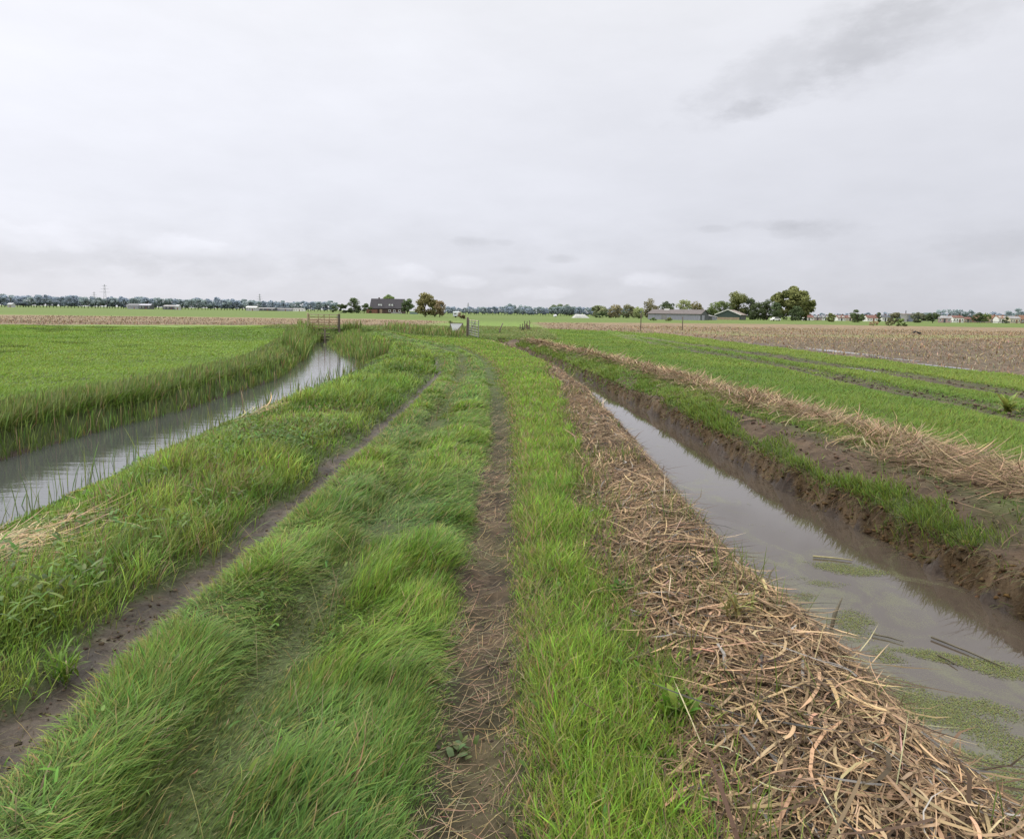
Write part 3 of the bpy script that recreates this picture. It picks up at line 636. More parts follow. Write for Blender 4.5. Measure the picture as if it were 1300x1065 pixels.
# --- heap of cut dry reed on the left side of the right ditch
L2 = []
for k, (da, zl, zh, lo, hi, c) in enumerate(((1.0, .0, .03, .2, .5, (.085, .056, .034)), (1.0, .01, .045, .10, .32, (.235, .160, .092)), (.6, .025, .07, .12, .36, (.355, .243, .140)))):  # bottom layer coloured darkest, painting the shadowed gaps between the reeds
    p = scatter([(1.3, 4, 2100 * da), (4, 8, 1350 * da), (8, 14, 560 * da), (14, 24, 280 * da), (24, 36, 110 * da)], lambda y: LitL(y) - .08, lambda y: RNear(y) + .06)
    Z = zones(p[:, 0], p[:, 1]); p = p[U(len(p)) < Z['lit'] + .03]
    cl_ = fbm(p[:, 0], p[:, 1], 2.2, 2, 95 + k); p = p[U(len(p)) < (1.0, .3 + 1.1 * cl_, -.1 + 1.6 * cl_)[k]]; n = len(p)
    sw = 5.0 * (fbm(p[:, 0], p[:, 1], 1.1, 2, 97) - .5)
    ang = np.where(U(n) < .6, -.35 + sw + rng.normal(0, .5, n), rng.uniform(-3.14, 3.14, n))
    Lq = rng.uniform(lo, hi, n) * np.clip(rng.normal(1, .3, n), .4, 1.6)
    W = pxw(p, .0, .8); W = np.maximum(W, np.where(U(n) < .45, rng.uniform(.008, .019, n), rng.uniform(.003, .0065, n)))
    q = pz(p); hp = np.clip((p[:, 0] - LitL(p[:, 1])) * 3, 0.1, 1); q[:, 2] += rng.uniform(zl, zh, n) * hp
    # follow the slope of the heap
    e = .25; gx = (ground(p[:, 0] + np.cos(ang) * e, p[:, 1] + np.sin(ang) * e) - ground(p[:, 0], p[:, 1])) / e
    tl = np.pi / 2 - np.arctan(np.clip(gx, -1.1, .30)) + rng.normal(.06, .09, n); tl = np.where(p[:, 0] > RNear(p[:, 1]) - .22, np.maximum(tl, 1.48), np.maximum(tl, 1.36))
    cc = vary(c, n, .32, .05); gry = U(n) < .07; cc = np.where(gry[:, None], cc.mean(1, keepdims=True) * np.array([1.05, .97, .88]), cc)
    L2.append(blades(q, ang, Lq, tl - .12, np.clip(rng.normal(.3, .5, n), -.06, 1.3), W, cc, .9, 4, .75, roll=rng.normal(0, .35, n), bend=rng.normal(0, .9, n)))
p = scatter([(1.3, 6, 22), (6, 14, 14), (14, 24, 6)], lambda y: LitL(y) + .1, lambda y: RNear(y) - .35); n = len(p)
pf = scatter([(1.3, 4, 3200), (4, 8, 1900), (8, 14, 800), (14, 24, 320)], lambda y: LitL(y) - .05, lambda y: RNear(y) + .06); Zf = zones(pf[:, 0], pf[:, 1]); pf = pf[U(len(pf)) < Zf['lit'] * .95 + .02]; nf_ = len(pf)
qf = pz(pf); qf[:, 2] += rng.uniform(.0, .06, nf_)
L2.append(blades(qf, rng.uniform(-3.14, 3.14, nf_), rng.uniform(.03, .13, nf_), rng.normal(1.5, .25, nf_), rng.normal(.2, .8, nf_), np.maximum(pxw(pf, .0, .7), rng.uniform(.003, .010, nf_)), lerp(vary((.12, .08, .045), nf_, .35, .05), vary((.345, .236, .137), nf_, .32, .05), U(nf_)), .95, 2, .8, roll=rng.normal(0, .6, nf_), bend=rng.normal(0, 1.2, nf_)))
L2.append(blades(pz(p, .05), rng.uniform(-3.14, 3.14, n), rng.uniform(.12, .35, n), rng.uniform(1.0, 1.45, n), rng.normal(.3, .5, n), pxw(p, .006, .9), vary((.40, .31, .19), n), .9, 3, .5))
stuff('reed_litter', L2, DRY, 'heap of cut dry brown reeds lying along the near side of the right ditch')
# green shoots through the heap
p = scatter([(1.3, 4, 800), (4, 8, 450), (8, 14, 170)], lambda y: LitL(y), lambda y: RNear(y) - .35)
gp = fbm(p[:, 0], p[:, 1], 1.9, 2, 99); edge = np.clip(1 - (p[:, 0] - LitL(p[:, 1])) / .5, 0, 1)
p = p[U(len(p)) < np.clip((gp - .55) * 5, 0, .6) + edge * .7 * (gp > .36)]; n = len(p)
stuff('heap_shoots', [blades(pz(p, .02), rng.uniform(-3.14, 3.14, n), rng.uniform(.08, .26, n), rng.uniform(0, .6, n), rng.uniform(.2, 1.0, n), pxw(p, .005, .9), lerp(vary((.11, .17, .03), n), vary((.20, .20, .06), n), U(n)), .6, 3, .9)],
      GRASS, 'sparse green shoots growing up through the dry reed heap')

# --- far bank of the right ditch: grass patches on the mud ledge
p = scatter([(3.5, 8, 3600), (8, 14, 2000), (14, 24, 1000), (24, 45, 420)], lambda y: RFar(y) + .02, lambda y: WinL(y) + .25)
Z = zones(p[:, 0], p[:, 1]); p = p[U(len(p)) < Z['ledge_grass'] * .9 + .02]; n = len(p)
col = lerp(vary((.125, .205, .028), n), vary((.20, .26, .045), n), np.clip(rng.normal(.5, .3, n), 0, 1))
b1 = blades(pz(p, -.01), rng.normal(2.6, 1.3, n), rng.uniform(.04, .17, n) * (.4 + 1.2 * fbm(p[:, 0], p[:, 1], 2.2, 2, 78)), rng.uniform(0, .6, n), rng.uniform(.2, 1.1, n), pxw(p, .0045, .95), col, .55, 3, .9)
p = scatter([(3.5, 10, 420), (10, 24, 200), (24, 40, 90)], lambda y: RFar(y) + .0, lambda y: RFar(y) + .24); n = len(p)
b2 = blades(pz(p), rng.normal(3.1, .5, n), rng.uniform(.05, .16, n), rng.uniform(.6, 1.5, n), rng.uniform(.3, 1.2, n), pxw(p, .004, .9), lerp(vary((.10, .15, .03), n), vary((.24, .17, .09), n), U(n)), .7, 3, .9)
p = scatter([(3.2, 8, 1500), (8, 14, 800), (14, 26, 350), (26, 42, 120)], lambda y: RFar(y) + .03, lambda y: RFar(y) + .24); n = len(p)
b3 = blades(pz(p, .012), rng.normal(3.14, .5, n), rng.uniform(.04, .17, n), rng.uniform(1.7, 2.5, n), rng.uniform(-.3, .7, n), pxw(p, .0028, .7) * rng.uniform(.7, 1.6, n), lerp(vary((.055, .036, .018), n, .35), vary((.155, .105, .05), n, .3), U(n) ** 2), .8, 3, .7, bend=rng.normal(0, .8, n))
p = scatter([(3.5, 9, 170), (9, 18, 70)], lambda y: RFar(y) + .2, lambda y: WinL(y) + .4); n = len(p)
b4 = blades(pz(p, .01), rng.uniform(0, 6.28, n), rng.uniform(.05, .25, n), rng.uniform(1.35, 1.6, n), rng.normal(0, .3, n), pxw(p, .003, .7), vary((.20, .145, .085), n, .35), .9, 3, .5, bend=rng.normal(0, .7, n))
stuff('ledge_grass', [b1, b2, b3, b4], GRASS, 'patches of fresh grass on the muddy far bank of the right ditch')

# --- windrow of straw
Wn = []
for zl, zh, d, c in ((0, .05, 800, (.150, .100, .058)), (.03, .085, 620, (.335, .235, .138))):
    p = scatter([(4, 9, d), (9, 15, d * .8), (15, 26, d * .5), (26, 45, d * .3)], lambda y: WinL(y) - .1, lambda y: WinR(y) + .1)
    Z = zones(p[:, 0], p[:, 1]); p = p[U(len(p)) < Z['win'] * .95 + .03]; n = len(p)
    ang = rng.normal(.35, .55, n) + np.where(U(n) < .5, np.pi, 0) + 2.2 * (fbm(p[:, 0], p[:, 1], .9, 2, 111) - .5)
    q = pz(p); q[:, 2] += rng.uniform(zl, zh, n)
    Wn.append(blades(q, ang, rng.uniform(.15, .6, n), rng.normal(1.5, .18, n), rng.normal(.1, .3, n), np.maximum(pxw(p, .0, .85), rng.uniform(.004, .012, n)), vary(c, n, .28, .07), .9, 3, .5, bend=rng.normal(0, .6, n)))
p = scatter([(4, 16, 14), (16, 26, 6)], lambda y: WinL(y), lambda y: WinR(y) + .1); n = len(p)
Wn.append(blades(pz(p, .05), rng.uniform(-3.1, 3.1, n), rng.uniform(.12, .35, n), rng.uniform(.8, 1.4, n), rng.normal(.1, .3, n), pxw(p, .007, .9), vary((.42, .32, .2), n), .95, 3, .4))
stuff('straw_windrow', Wn, DRY, 'row of pale cut straw lying on the far bank of the right ditch')

# --- right meadow
p = scatter([(5, 12, 1900), (12, 18, 1150), (18, 28, 620), (28, 44, 300), (44, 75, 130)], lambda y: float(np.interp(y, [0, 44, 47, 75], [WinR(y) - .15, WinR(44) - .15, -3.0, -2.0])), lambda y: Stub(y) + .5)
Z = zones(p[:, 0], p[:, 1])
p_keep = U(len(p)) > np.maximum(np.clip(Z['track'] * 1.4, 0, .97), Z['brown'] * .96); p = p[p_keep]; n = len(p)
nt_ = np.maximum(np.exp(-((p[:, 0] - TrA(p[:, 1])) / .6) ** 2), np.exp(-((p[:, 0] - TrB(p[:, 1])) / .6) ** 2))
lu = fbm(p[:, 0], p[:, 1], .5, 3, 121); btw = np.exp(-((p[:, 0] - 10.2) / 1.0) ** 2)
col = lerp(vary((.125, .215, .028), n), vary((.190, .265, .038), n), np.clip(lu * 2.2 - .6 + rng.normal(0, .15, n), 0, 1))
col = lerp(col, vary((.24, .30, .05), n), np.clip(sst(9, 12, p[:, 0]) * .5, 0, 1))
m3 = blades(pz(p, -.01), rng.normal(.5, 1.2, n), rng.uniform(.06, .15, n) * (.6 + .8 * lu) * (1 - .5 * nt_), rng.uniform(.3, 1.0, n), rng.uniform(.2, .9, n), pxw(p, .0045, 1.05), col, .75, 2, .9)
p = scatter([(45, 60, 160), (60, 78, 90)], lambda y: -60. if y < 40 else -16 - .2 * (y - 45), lambda y: 3.0); Z = zones(p[:, 0], p[:, 1]); p = p[(U(len(p)) > Z['brown'] * .97)]; n = len(p)
lu = fbm(p[:, 0], p[:, 1], .35, 3, 122)
col = lerp(vary((.13, .20, .04), n), vary((.22, .25, .08), n), np.clip(lu * 2.4 - .7 + rng.normal(0, .15, n), 0, 1))
m4 = blades(pz(p, -.01), rng.normal(.5, 1.2, n), rng.uniform(.08, .30, n) * (.4 + 1.2 * lu), rng.uniform(.2, .9, n), rng.uniform(.2, .9, n), pxw(p, .0045, 1.05), col, .7, 2, .9)
stuff('meadow_grass', [m3, m4], GRASS, 'fresh green meadow grass right of the straw row, crossed by two wheel tracks')

# --- maize stubble: short stalks in rows and leaf trash
rows = []
rx = np.arange(13.4, 110, .75)
for band0, band1, stp in ((17, 34, .30), (34, 60, .42), (60, 100, .8)):
    yy = np.arange(band0, band1, stp)
    gx, gy = np.meshgrid(rx, yy); gx = gx + (gy - 20) * -.06 + rng.normal(0, .06, gx.shape); gy = gy + rng.uniform(-.15, .15, gy.shape)
    p = np.column_stack([gx.ravel(), gy.ravel()]); p = p[(p[:, 0] < .77 * p[:, 1] + 2) & (p[:, 0] > Stub(p[:, 1]) + .2)]
    thin = fbm(p[:, 0], p[:, 1], .4, 2, 131); redge = np.clip(1 - (p[:, 0] - Stub(p[:, 1])) / 3.0, 0, 1)
    p = p[(U(len(p)) < .5 + .6 * thin) & (U(len(p)) > redge * .85)]
    for q_ in range(2):
        pp = p + rng.normal(0, .04, p.shape); n = len(pp)
        rows.append(blades(pz(pp, -.01), rng.uniform(-3.1, 3.1, n), rng.uniform(.07, .20, n), np.abs(rng.normal(0, .35, n)), rng.normal(.2, .4, n), np.maximum(.022, pxw(pp, 0, .9)), vary((.35, .26, .148), n, .32), .75, 2, .5))
p = scatter([(17, 34, 16), (34, 62, 7), (62, 110, 1.6)], lambda y: Stub(y) + .2, lambda y: 90.); n = len(p)
rows.append(blades(pz(p, .01), rng.uniform(-3.1, 3.1, n), rng.uniform(.15, .5, n), rng.normal(1.45, .2, n), rng.normal(.1, .3, n), np.maximum(.02, pxw(p, 0, .8)), vary((.29, .22, .135), n, .3), .9, 2, .5))
p = scatter([(60, 80, 6), (80, 120, 1.8)], lambda y: -75., lambda y: 13.); Z = zones(p[:, 0], p[:, 1]); p = p[U(len(p)) < Z['brown']]; n = len(p)
rows.append(blades(pz(p), rng.uniform(-3.1, 3.1, n), rng.uniform(.1, .3, n), rng.uniform(.1, 1.5, n), rng.normal(.2, .4, n), np.maximum(.03, pxw(p, 0, .7)), vary((.25, .185, .115), n, .3), .85, 2, .5))
stuff('maize_stubble', rows, DRY, 'pale stubble stalks and trash left standing on the harvested brown maize field')

# ------------------------------------------------------------------ trees and shrubs
def hy(px): return 396.7 + (px - 650) * 0.0145
def gz(x, y): return float(ground(np.array([x]), np.array([y]))[0])

def crown_mesh(name, h, wd, base, n, ls, cols, seed, shape='round', K=26, loose=1.0):
    """leaf faces gathered in clumps through an envelope; h top, base = crown foot"""
    r = np.random.default_rng(seed); ch = h - base
    cs = []
    while len(cs) < K:
        t = r.uniform(.02, .98); a = r.uniform(0, 6.28)
        if shape == 'round': R = math.sin(math.pi * min(1, .12 + .86 * t)) ** .6
        elif shape == 'cone': R = (1 - t) ** .8 * .95 + .06
        elif shape == 'poplar': R = math.sin(math.pi * min(1, .2 + .76 * t)) ** .5
        elif shape == 'bush': R = (1 - t ** 2.2) ** .5
        else: R = (math.sin(math.pi * (.25 + .7 * t))) ** .7
        rr = math.sqrt(r.uniform(.12, 1)) * R * wd / 2 * .82
        cs.append((math.cos(a) * rr, math.sin(a) * rr, base + ch * (.06 + t * .86), r.uniform(.7, 1.25)))
    cs = np.array(cs)
    pick = r.integers(0, K, n)
    cr_ = (min(wd, ch) * .165) * cs[pick, 3] * loose
    d = r.normal(0, 1, (n, 3)); d /= np.linalg.norm(d, axis=1, keepdims=True)
    rad = r.uniform(.35, 1.05, n) ** .6
    P = cs[pick, :3] + d * (cr_ * rad)[:, None] * np.array([1.15, 1.15, .85])
    P[:, 2] = np.maximum(P[:, 2], 0.05)
    nrm = d + r.normal(0, .5, (n, 3)); nrm /= np.linalg.norm(nrm, axis=1, keepdims=True)
    u = np.cross(nrm, r.normal(0, 1, (n, 3))); u /= np.linalg.norm(u, axis=1, keepdims=True); v = np.cross(nrm, u)
    s = (ls * r.uniform(.6, 1.35, n))[:, None]
    Vx = np.stack([P - u * s, P - v * s * .55, P + u * s, P + v * s * .55], 1).reshape(-1, 3)
    Fc = np.arange(4 * n).reshape(n, 4)
    c0, c1 = np.array(cols[0]), np.array(cols[1])
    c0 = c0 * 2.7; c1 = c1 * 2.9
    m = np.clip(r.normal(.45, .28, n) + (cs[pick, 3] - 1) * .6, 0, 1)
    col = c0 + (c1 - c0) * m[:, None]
    col = col * (.62 + .5 * np.clip((P[:, 2] - base) / ch, 0, 1))[:, None] * r.normal(1, .14, (n, 1)).clip(.6, 1.4)  # crown shade put into the leaf colour: darker low, lighter on top
    return mesh_np(name, Vx, Fc, 4, LEAF, np.repeat(col, 4, 0), smooth=False), cs

def make_tree(name, label, cat, x, y, h, wd, cols, seed, shape='round', base=.22, n=1500, ls=None, group=None, K=26, trunk=True, loose=1.0):
    t = thing(name, label, cat, (x, y, gz(x, y) - .02), 0, group)
    ls = ls or max(.09, .0019 * y * .5, wd * .045)
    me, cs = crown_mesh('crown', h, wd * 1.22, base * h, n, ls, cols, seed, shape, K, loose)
    link('crown', me, t)
    b = MB(); r = random.Random(seed)
    tr = max(.05, h * .022)
    if trunk:
        b.tube([(0, 0, -.1), (r.uniform(-.02, .02) * h, 0, h * .3), (r.uniform(-.03, .03) * h, r.uniform(-.02, .02) * h, h * .6), (0, 0, h * .88)], [tr * 1.35, tr, tr * .6, tr * .15], 7)
    for i in range(0, len(cs), 3):
        c = cs[i]; z0 = max(.02 * h, c[2] * r.uniform(.45, .7)) if trunk else 0
        q = (c[0] * .55, c[1] * .55, (z0 + c[2]) / 2 + .03 * h)
        b.tube([(0, 0, z0), q, tuple(c[:3])], [tr * .5, tr * .32, tr * .1], 5)
    b.build('trunk' if trunk else 'stem', BARK, t, smooth=True)
    return t

OLIVE = ((.050, .060, .022), (.115, .120, .045)); DARK = ((.026, .036, .020), (.058, .075, .032)); GREEN = ((.045, .066, .022), (.095, .120, .042))
YELL = ((.066, .064, .026), (.118, .108, .046)); BRWN = ((.066, .052, .034), (.116, .086, .052)); HAZE = ((.098, .118, .146), (.125, .148, .172)); HAZ2 = ((.090, .112, .122), (.125, .148, .146))  # HAZE and HAZ2 carry distance haze in the leaf colour, paler and bluer
LITE = ((.090, .105, .045), (.160, .170, .085))

def T(px, dist, top, wpx, name, label, cat, cols, seed, shape='round', **k):
    x, y = away(px, dist); s = dist / F
    h = (hy(px) + H / s - top) * s
    return make_tree(name, label, cat, x, y, h, wpx * s, cols, seed, shape, **k)

# the long belt on the left horizon: six kinds, copied
BELT = 'trees in the long belt on the left horizon'
BL = 'hazy blue-green tree in the long far belt along the left horizon'
proto = []
for k in range(6):
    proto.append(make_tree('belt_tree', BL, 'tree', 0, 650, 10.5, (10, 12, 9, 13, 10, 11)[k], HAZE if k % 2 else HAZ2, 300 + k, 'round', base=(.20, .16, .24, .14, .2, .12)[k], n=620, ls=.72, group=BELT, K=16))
def belt(px0, px1, step, dist, topf, label, group, used):
    px = px0; i = 0
    while px < px1:
        x, y = away(px, dist + random.uniform(-25, 25)); s = y / F
        h = (hy(px) + H / s - topf(px) + random.uniform(-1.3, 1.3) + (2.0 if random.random() < .1 else 0)) * s
        k = i % 6; sc_ = h / 10.5; wx = sc_ * random.uniform(.85, 1.25)
        if used and i < 6:
            t = proto[k]; t.location = (x, y, 0); t.scale = (wx, wx, sc_); t.rotation_euler = (0, 0, random.uniform(0, 6))
        else:
            dup(proto[random.randrange(6)], (x, y, 0), random.uniform(0, 6.28), (wx, wx, sc_), label, group)
        px += step * random.uniform(.75, 1.25); i += 1
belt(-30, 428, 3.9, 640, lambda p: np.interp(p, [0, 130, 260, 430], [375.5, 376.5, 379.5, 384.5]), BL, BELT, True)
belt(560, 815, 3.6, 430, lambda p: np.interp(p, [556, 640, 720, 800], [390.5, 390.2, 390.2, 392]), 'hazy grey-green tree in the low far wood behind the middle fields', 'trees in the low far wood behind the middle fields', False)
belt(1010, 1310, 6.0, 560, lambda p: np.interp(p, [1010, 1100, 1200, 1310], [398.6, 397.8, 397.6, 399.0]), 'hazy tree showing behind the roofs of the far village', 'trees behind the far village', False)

# trees round the left farmhouse
T(434, 400, 386.5, 26, 'bush', 'broad dark bush at the left end of the farmhouse hedge', 'bush', DARK, 11, 'bush', base=.02, trunk=False, K=18)
T(450, 402, 377.5, 20, 'conifer_tree', 'dark pointed tree rising from the bushes left of the farmhouse', 'tree', DARK, 12, 'cone', base=.04)
T(463, 398, 385.5, 22, 'bush', 'dark bush between the pointed tree and the farmhouse', 'bush', DARK, 13, 'bush', base=.02, trunk=False, K=18)
T(494, 455, 374.0, 13, 'garden_tree', 'green round treetop showing over the ridge of the farmhouse roof', 'tree', GREEN, 14, base=.45)
T(517, 395, 378.5, 14, 'garden_tree', 'dark tree close against the right end of the farmhouse', 'tree', DARK, 15, base=.08, n=1800)
T(539.5, 215, 373.0, 27, 'broadleaf_tree', 'tall yellow-green tree right of the farmhouse', 'tree', YELL, 16, 'round', base=.07, n=3200, K=34)
T(551.5, 225, 380.0, 14, 'broadleaf_tree', 'dark green tree squeezed between the yellow-green and the red-brown tree', 'tree', GREEN, 17, base=.06, n=1600)
T(558, 205, 382.0, 14, 'broadleaf_tree', 'red-brown autumn tree right of the tall yellow-green tree', 'tree', BRWN, 18, base=.10, n=1800)
T(585, 170, 395.5, 9, 'bush', 'small brown bush right of the white caravan', 'bush', BRWN, 19, 'bush', base=.02, trunk=False, n=500, K=10)
# middle wood
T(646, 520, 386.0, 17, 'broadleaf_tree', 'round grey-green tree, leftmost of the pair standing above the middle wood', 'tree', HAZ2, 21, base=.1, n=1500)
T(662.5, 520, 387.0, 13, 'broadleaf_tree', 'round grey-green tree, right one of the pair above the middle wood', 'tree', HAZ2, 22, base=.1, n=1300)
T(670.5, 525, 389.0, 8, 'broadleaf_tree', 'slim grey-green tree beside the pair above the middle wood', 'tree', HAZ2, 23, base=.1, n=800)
T(706, 500, 386.0, 22, 'broadleaf_tree', 'broad grey-green tree at the left of the wide clump in the middle wood', 'tree', ((.060, .078, .050), (.110, .130, .075)), 24, base=.06, n=1900, K=32)
T(721, 500, 386.3, 22, 'broadleaf_tree', 'broad grey-green tree at the right of the wide clump in the middle wood', 'tree', ((.058, .076, .052), (.106, .126, .078)), 25, base=.06, n=1900, K=32)
T(757, 390, 387.5, 24, 'broadleaf_tree', 'rounded light green tree left of the brown hedgerow trees', 'tree', ((.07, .085, .045), (.14, .15, .08)), 26, base=.05, n=1900)
T(763, 300, 396.0, 26, 'bush', 'low dark hedge bush in front of the rounded light green tree', 'bush', DARK, 27, 'bush', base=.02, trunk=False, n=900)
# farmyard trees
T(779, 285, 387.0, 17, 'broadleaf_tree', 'brownish tree at the left end of the farmyard row', 'tree', ((.070, .062, .036), (.130, .112, .066)), 31, base=.05, n=1700)
T(796, 290, 386.5, 20, 'broadleaf_tree', 'brownish-green tree second in the farmyard row', 'tree', ((.056, .058, .034), (.108, .104, .060)), 32, base=.05, n=1700)
T(808, 270, 389.0, 13, 'broadleaf_tree', 'pale loose tree third in the farmyard row behind the lone post', 'tree', LITE, 33, base=.1, n=1000)
T(822, 275, 379.0, 16, 'broadleaf_tree', 'tall olive-brown tree at the left end of the blue-grey barn', 'tree', ((.060, .058, .030), (.122, .110, .060)), 34, base=.05, n=2000)
T(843.5, 285, 382.0, 20, 'broadleaf_tree', 'dark tree behind the roof vent of the blue-grey barn', 'tree', DARK, 35, base=.08, n=1700)
T(864, 300, 380.0, 20, 'broadleaf_tree', 'pale olive tree behind the middle of the blue-grey barn', 'tree', LITE, 36, base=.1, n=1900)
T(880, 300, 383.0, 19, 'broadleaf_tree', 'yellowish tree behind the gable of the blue-grey barn', 'tree', YELL, 37, base=.1, n=1700)
T(903, 310, 383.0, 20, 'broadleaf_tree', 'round green tree between the two barns', 'tree', GREEN, 38, base=.05, n=1800)
T(914, 315, 382.0, 20, 'broadleaf_tree', 'darker green tree just behind the green gable', 'tree', ((.036, .050, .022), (.078, .098, .038)), 39, base=.05, n=1800)
T(933, 320, 368.5, 25, 'broadleaf_tree', 'tall pale olive tree above the ridge of the green barn', 'tree', OLIVE, 40, 'poplar', base=.08, n=3200, K=34)
T(948, 318, 378.5, 17, 'broadleaf_tree', 'dark tree right of the tall pale olive tree', 'tree', DARK, 41, base=.05, n=1800)
T(958, 305, 382.0, 16, 'broadleaf_tree', 'dark bushy tree at the right end of the green barn', 'tree', DARK, 42, base=.04, n=1700)
T(969, 300, 380.0, 17, 'broadleaf_tree', 'very dark tree left of the biggest tree', 'tree', DARK, 43, base=.04, n=1900)
T(980, 292, 383.5, 15, 'broadleaf_tree', 'dark tree under the left side of the biggest tree', 'tree', DARK, 44, base=.04, n=1500)
T(1001, 300, 363.8, 48, 'broadleaf_tree', 'biggest tree, broad and olive green, at the right end of the farmyard', 'tree', OLIVE, 45, 'poplar', base=.10, n=6500, K=46, loose=.85)
T(1006, 290, 388.0, 20, 'bush', 'dark bush at the foot of the biggest tree', 'bush', DARK, 46, 'bush', base=.02, trunk=False, n=1200)
for i, (px, top, wpx, lab) in enumerate(((789, 396.0, 17, 'dark low bush under the brownish farmyard trees'), (806, 397.0, 15, 'dark low bush below the pale loose tree'), (894, 394.0, 14, 'dark bush between the blue-grey barn and the green barn'), (954, 392.0, 15, 'dark bush behind the right end of the green barn roof'), (966, 392.0, 14, 'dark bush below the very dark tree'), (986, 391.0, 16, 'dark bush left of the foot of the biggest tree'), (1016, 399.5, 9, 'small dark bush right of the biggest tree'))):
    T(px, 310 - i, top, wpx, 'bush', lab, 'bush', DARK, 400 + i, 'bush', base=.02, trunk=False, n=900, K=18)
# village shrubs
T(1050.5, 250, 397.5, 11, 'bush', 'olive bush in front of the white village terrace', 'bush', OLIVE, 51, 'bush', base=.02, trunk=False, n=900)
T(1083.5, 240, 392.5, 15, 'broadleaf_tree', 'dense dark green tree standing alone before the village', 'tree', ((.036, .050, .024), (.075, .095, .042)), 52, base=.04, n=2000)
T(1110, 270, 396.5, 6, 'broadleaf_tree', 'slim dark tree before the gap in the village roofs', 'tree', DARK, 53, base=.04, n=600, K=12)
T(1130, 190, 396.5, 20, 'bush', 'brownish-green broad bush before the blue-striped building', 'bush', ((.06, .062, .034), (.110, .104, .060)), 54, 'bush', base=.02, trunk=False, n=1800)
T(1161, 270, 396.5, 20, 'broadleaf_tree', 'grey-green bushy tree right of the blue-striped building', 'tree', ((.056, .064, .042), (.105, .110, .070)), 55, base=.03, n=1500)
T(1178, 265, 396.8, 16, 'broadleaf_tree', 'dark bushy tree left of the pink gabled house', 'tree', DARK, 56, base=.03, n=1500)
for i, (px, top, wpx) in enumerate(((1188, 393.5, 14), (1200, 393.0, 14), (1212, 392.5, 14), (1224, 392.8, 15))):
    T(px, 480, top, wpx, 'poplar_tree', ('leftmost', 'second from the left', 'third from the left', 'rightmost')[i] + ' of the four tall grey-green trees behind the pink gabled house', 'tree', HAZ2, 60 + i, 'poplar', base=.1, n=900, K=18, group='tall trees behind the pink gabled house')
T(1235, 330, 396.5, 11, 'broadleaf_tree', 'round dark tree between the village roofs', 'tree', DARK, 66, base=.05, n=900)
T(1244, 335, 397.0, 13, 'broadleaf_tree', 'olive tree touching the round dark tree between the village roofs', 'tree', GREEN, 67, base=.05, n=900)
for i, (px, top, wpx) in enumerate(((1275, 393.0, 13), (1286, 391.8, 14), (1295, 392.5, 9))):
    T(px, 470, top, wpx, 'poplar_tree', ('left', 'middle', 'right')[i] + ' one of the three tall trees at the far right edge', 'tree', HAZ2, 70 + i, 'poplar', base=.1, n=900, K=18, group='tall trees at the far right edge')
T(1270, 320, 403.0, 9, 'bush', 'dark blue-green bush before the orange-roofed village houses', 'bush', DARK, 75, 'bush', base=.02, trunk=False, n=500, K=12)
# shrubs in the fields
T(826, 195, 403.5, 10, 'bush', 'small dark bush at the left foot of the blue-grey barn', 'bush', GREEN, 81, 'bush', base=.01, trunk=False, n=700, K=14)
T(847, 195, 403.2, 10, 'bush', 'small olive bush before the pale door of the blue-grey barn', 'bush', OLIVE, 82, 'bush', base=.01, trunk=False, n=700, K=14)
T(1104, 150, 407.0, 13, 'bush', 'straw-brown reedy bush at the field edge, leftmost of three', 'bush', ((.14, .115, .065), (.24, .20, .115)), 83, 'bush', base=.01, trunk=False, n=700, K=14)
T(1124, 150, 408.0, 12, 'bush', 'low pale green bush at the field edge, middle of three', 'bush', LITE, 84, 'bush', base=.01, trunk=False, n=600, K=14)
T(1139, 148, 404.5, 12, 'bush', 'dark green bush at the field edge, rightmost of three', 'bush', GREEN, 85, 'bush', base=.01, trunk=False, n=900, K=14)
T(571, 52, 404.5, 7, 'bush', 'dark green scrub at the left of the white panel', 'bush', GREEN, 86, 'bush', base=.0, trunk=False, n=900, K=12, ls=.05)
T(668, 66, 408.0, 9, 'bush', 'dry thorn bush around the grey sluice stakes', 'bush', BRWN, 87, 'bush', base=.0, trunk=False, n=500, K=12, ls=.05)

# ------------------------------------------------------------------ buildings
def wallmat(n, c, **k): return mat_solid(n, c, .85, .18, 1.2, **k)
BRICK = wallmat('dark_brick', (.085, .058, .048)); ROOFD = mat_solid('dark_tiles', (.036, .032, .038), .7, .3, 2, stretch=(.4, 1, 3)); BRICK2 = wallmat('red_brick', (.19, .095, .068))
GLASSW = mat_solid('bright_pane', (.62, .66, .70), .25, .1, 1, bump=0); GLASSD = mat_solid('dark_pane', (.035, .04, .05), .15, .2, 1, bump=0); WHITE = mat_solid('white_paint', (.74, .73, .70), .6, .08, 2)
BLUEM = mat_solid('blue_grey_sheet', (.30, .30, .35), .55, .22, 1.5, stretch=(6, 6, .3)); ROOFB = mat_solid('brown_grey_roof', (.125, .105, .100), .8, .22, 1.2); GREENM = mat_solid('green_boards', (.060, .085, .075), .7, .2, 2, stretch=(5, 5, .3))
ROOFL = mat_solid('light_brown_roof', (.235, .19, .165), .8, .2, 1.2); BEIGE = wallmat('beige_wall', (.36, .28, .19)); TEAL = wallmat('teal_hedge_screen', (.16, .21, .20)); SLATE = mat_solid('slate_sheet', (.085, .088, .100), .6, .25, 2)
REDR = mat_solid('red_roof', (.165, .080, .064), .8, .25, 1.5); ORNR = mat_solid('orange_roof', (.215, .118, .076), .8, .25, 1.5); PALEW = wallmat('pale_sheeting', (.42, .42, .43)); PINK = wallmat('pink_wall', (.42, .30, .28)); CREAMW = wallmat('cream_wall', (.56, .49, .36)); BLUEW = wallmat('blue_band', (.15, .18, .27)); GREYR = mat_solid('grey_roof', (.27, .26, .26), .8, .2, 1.5)

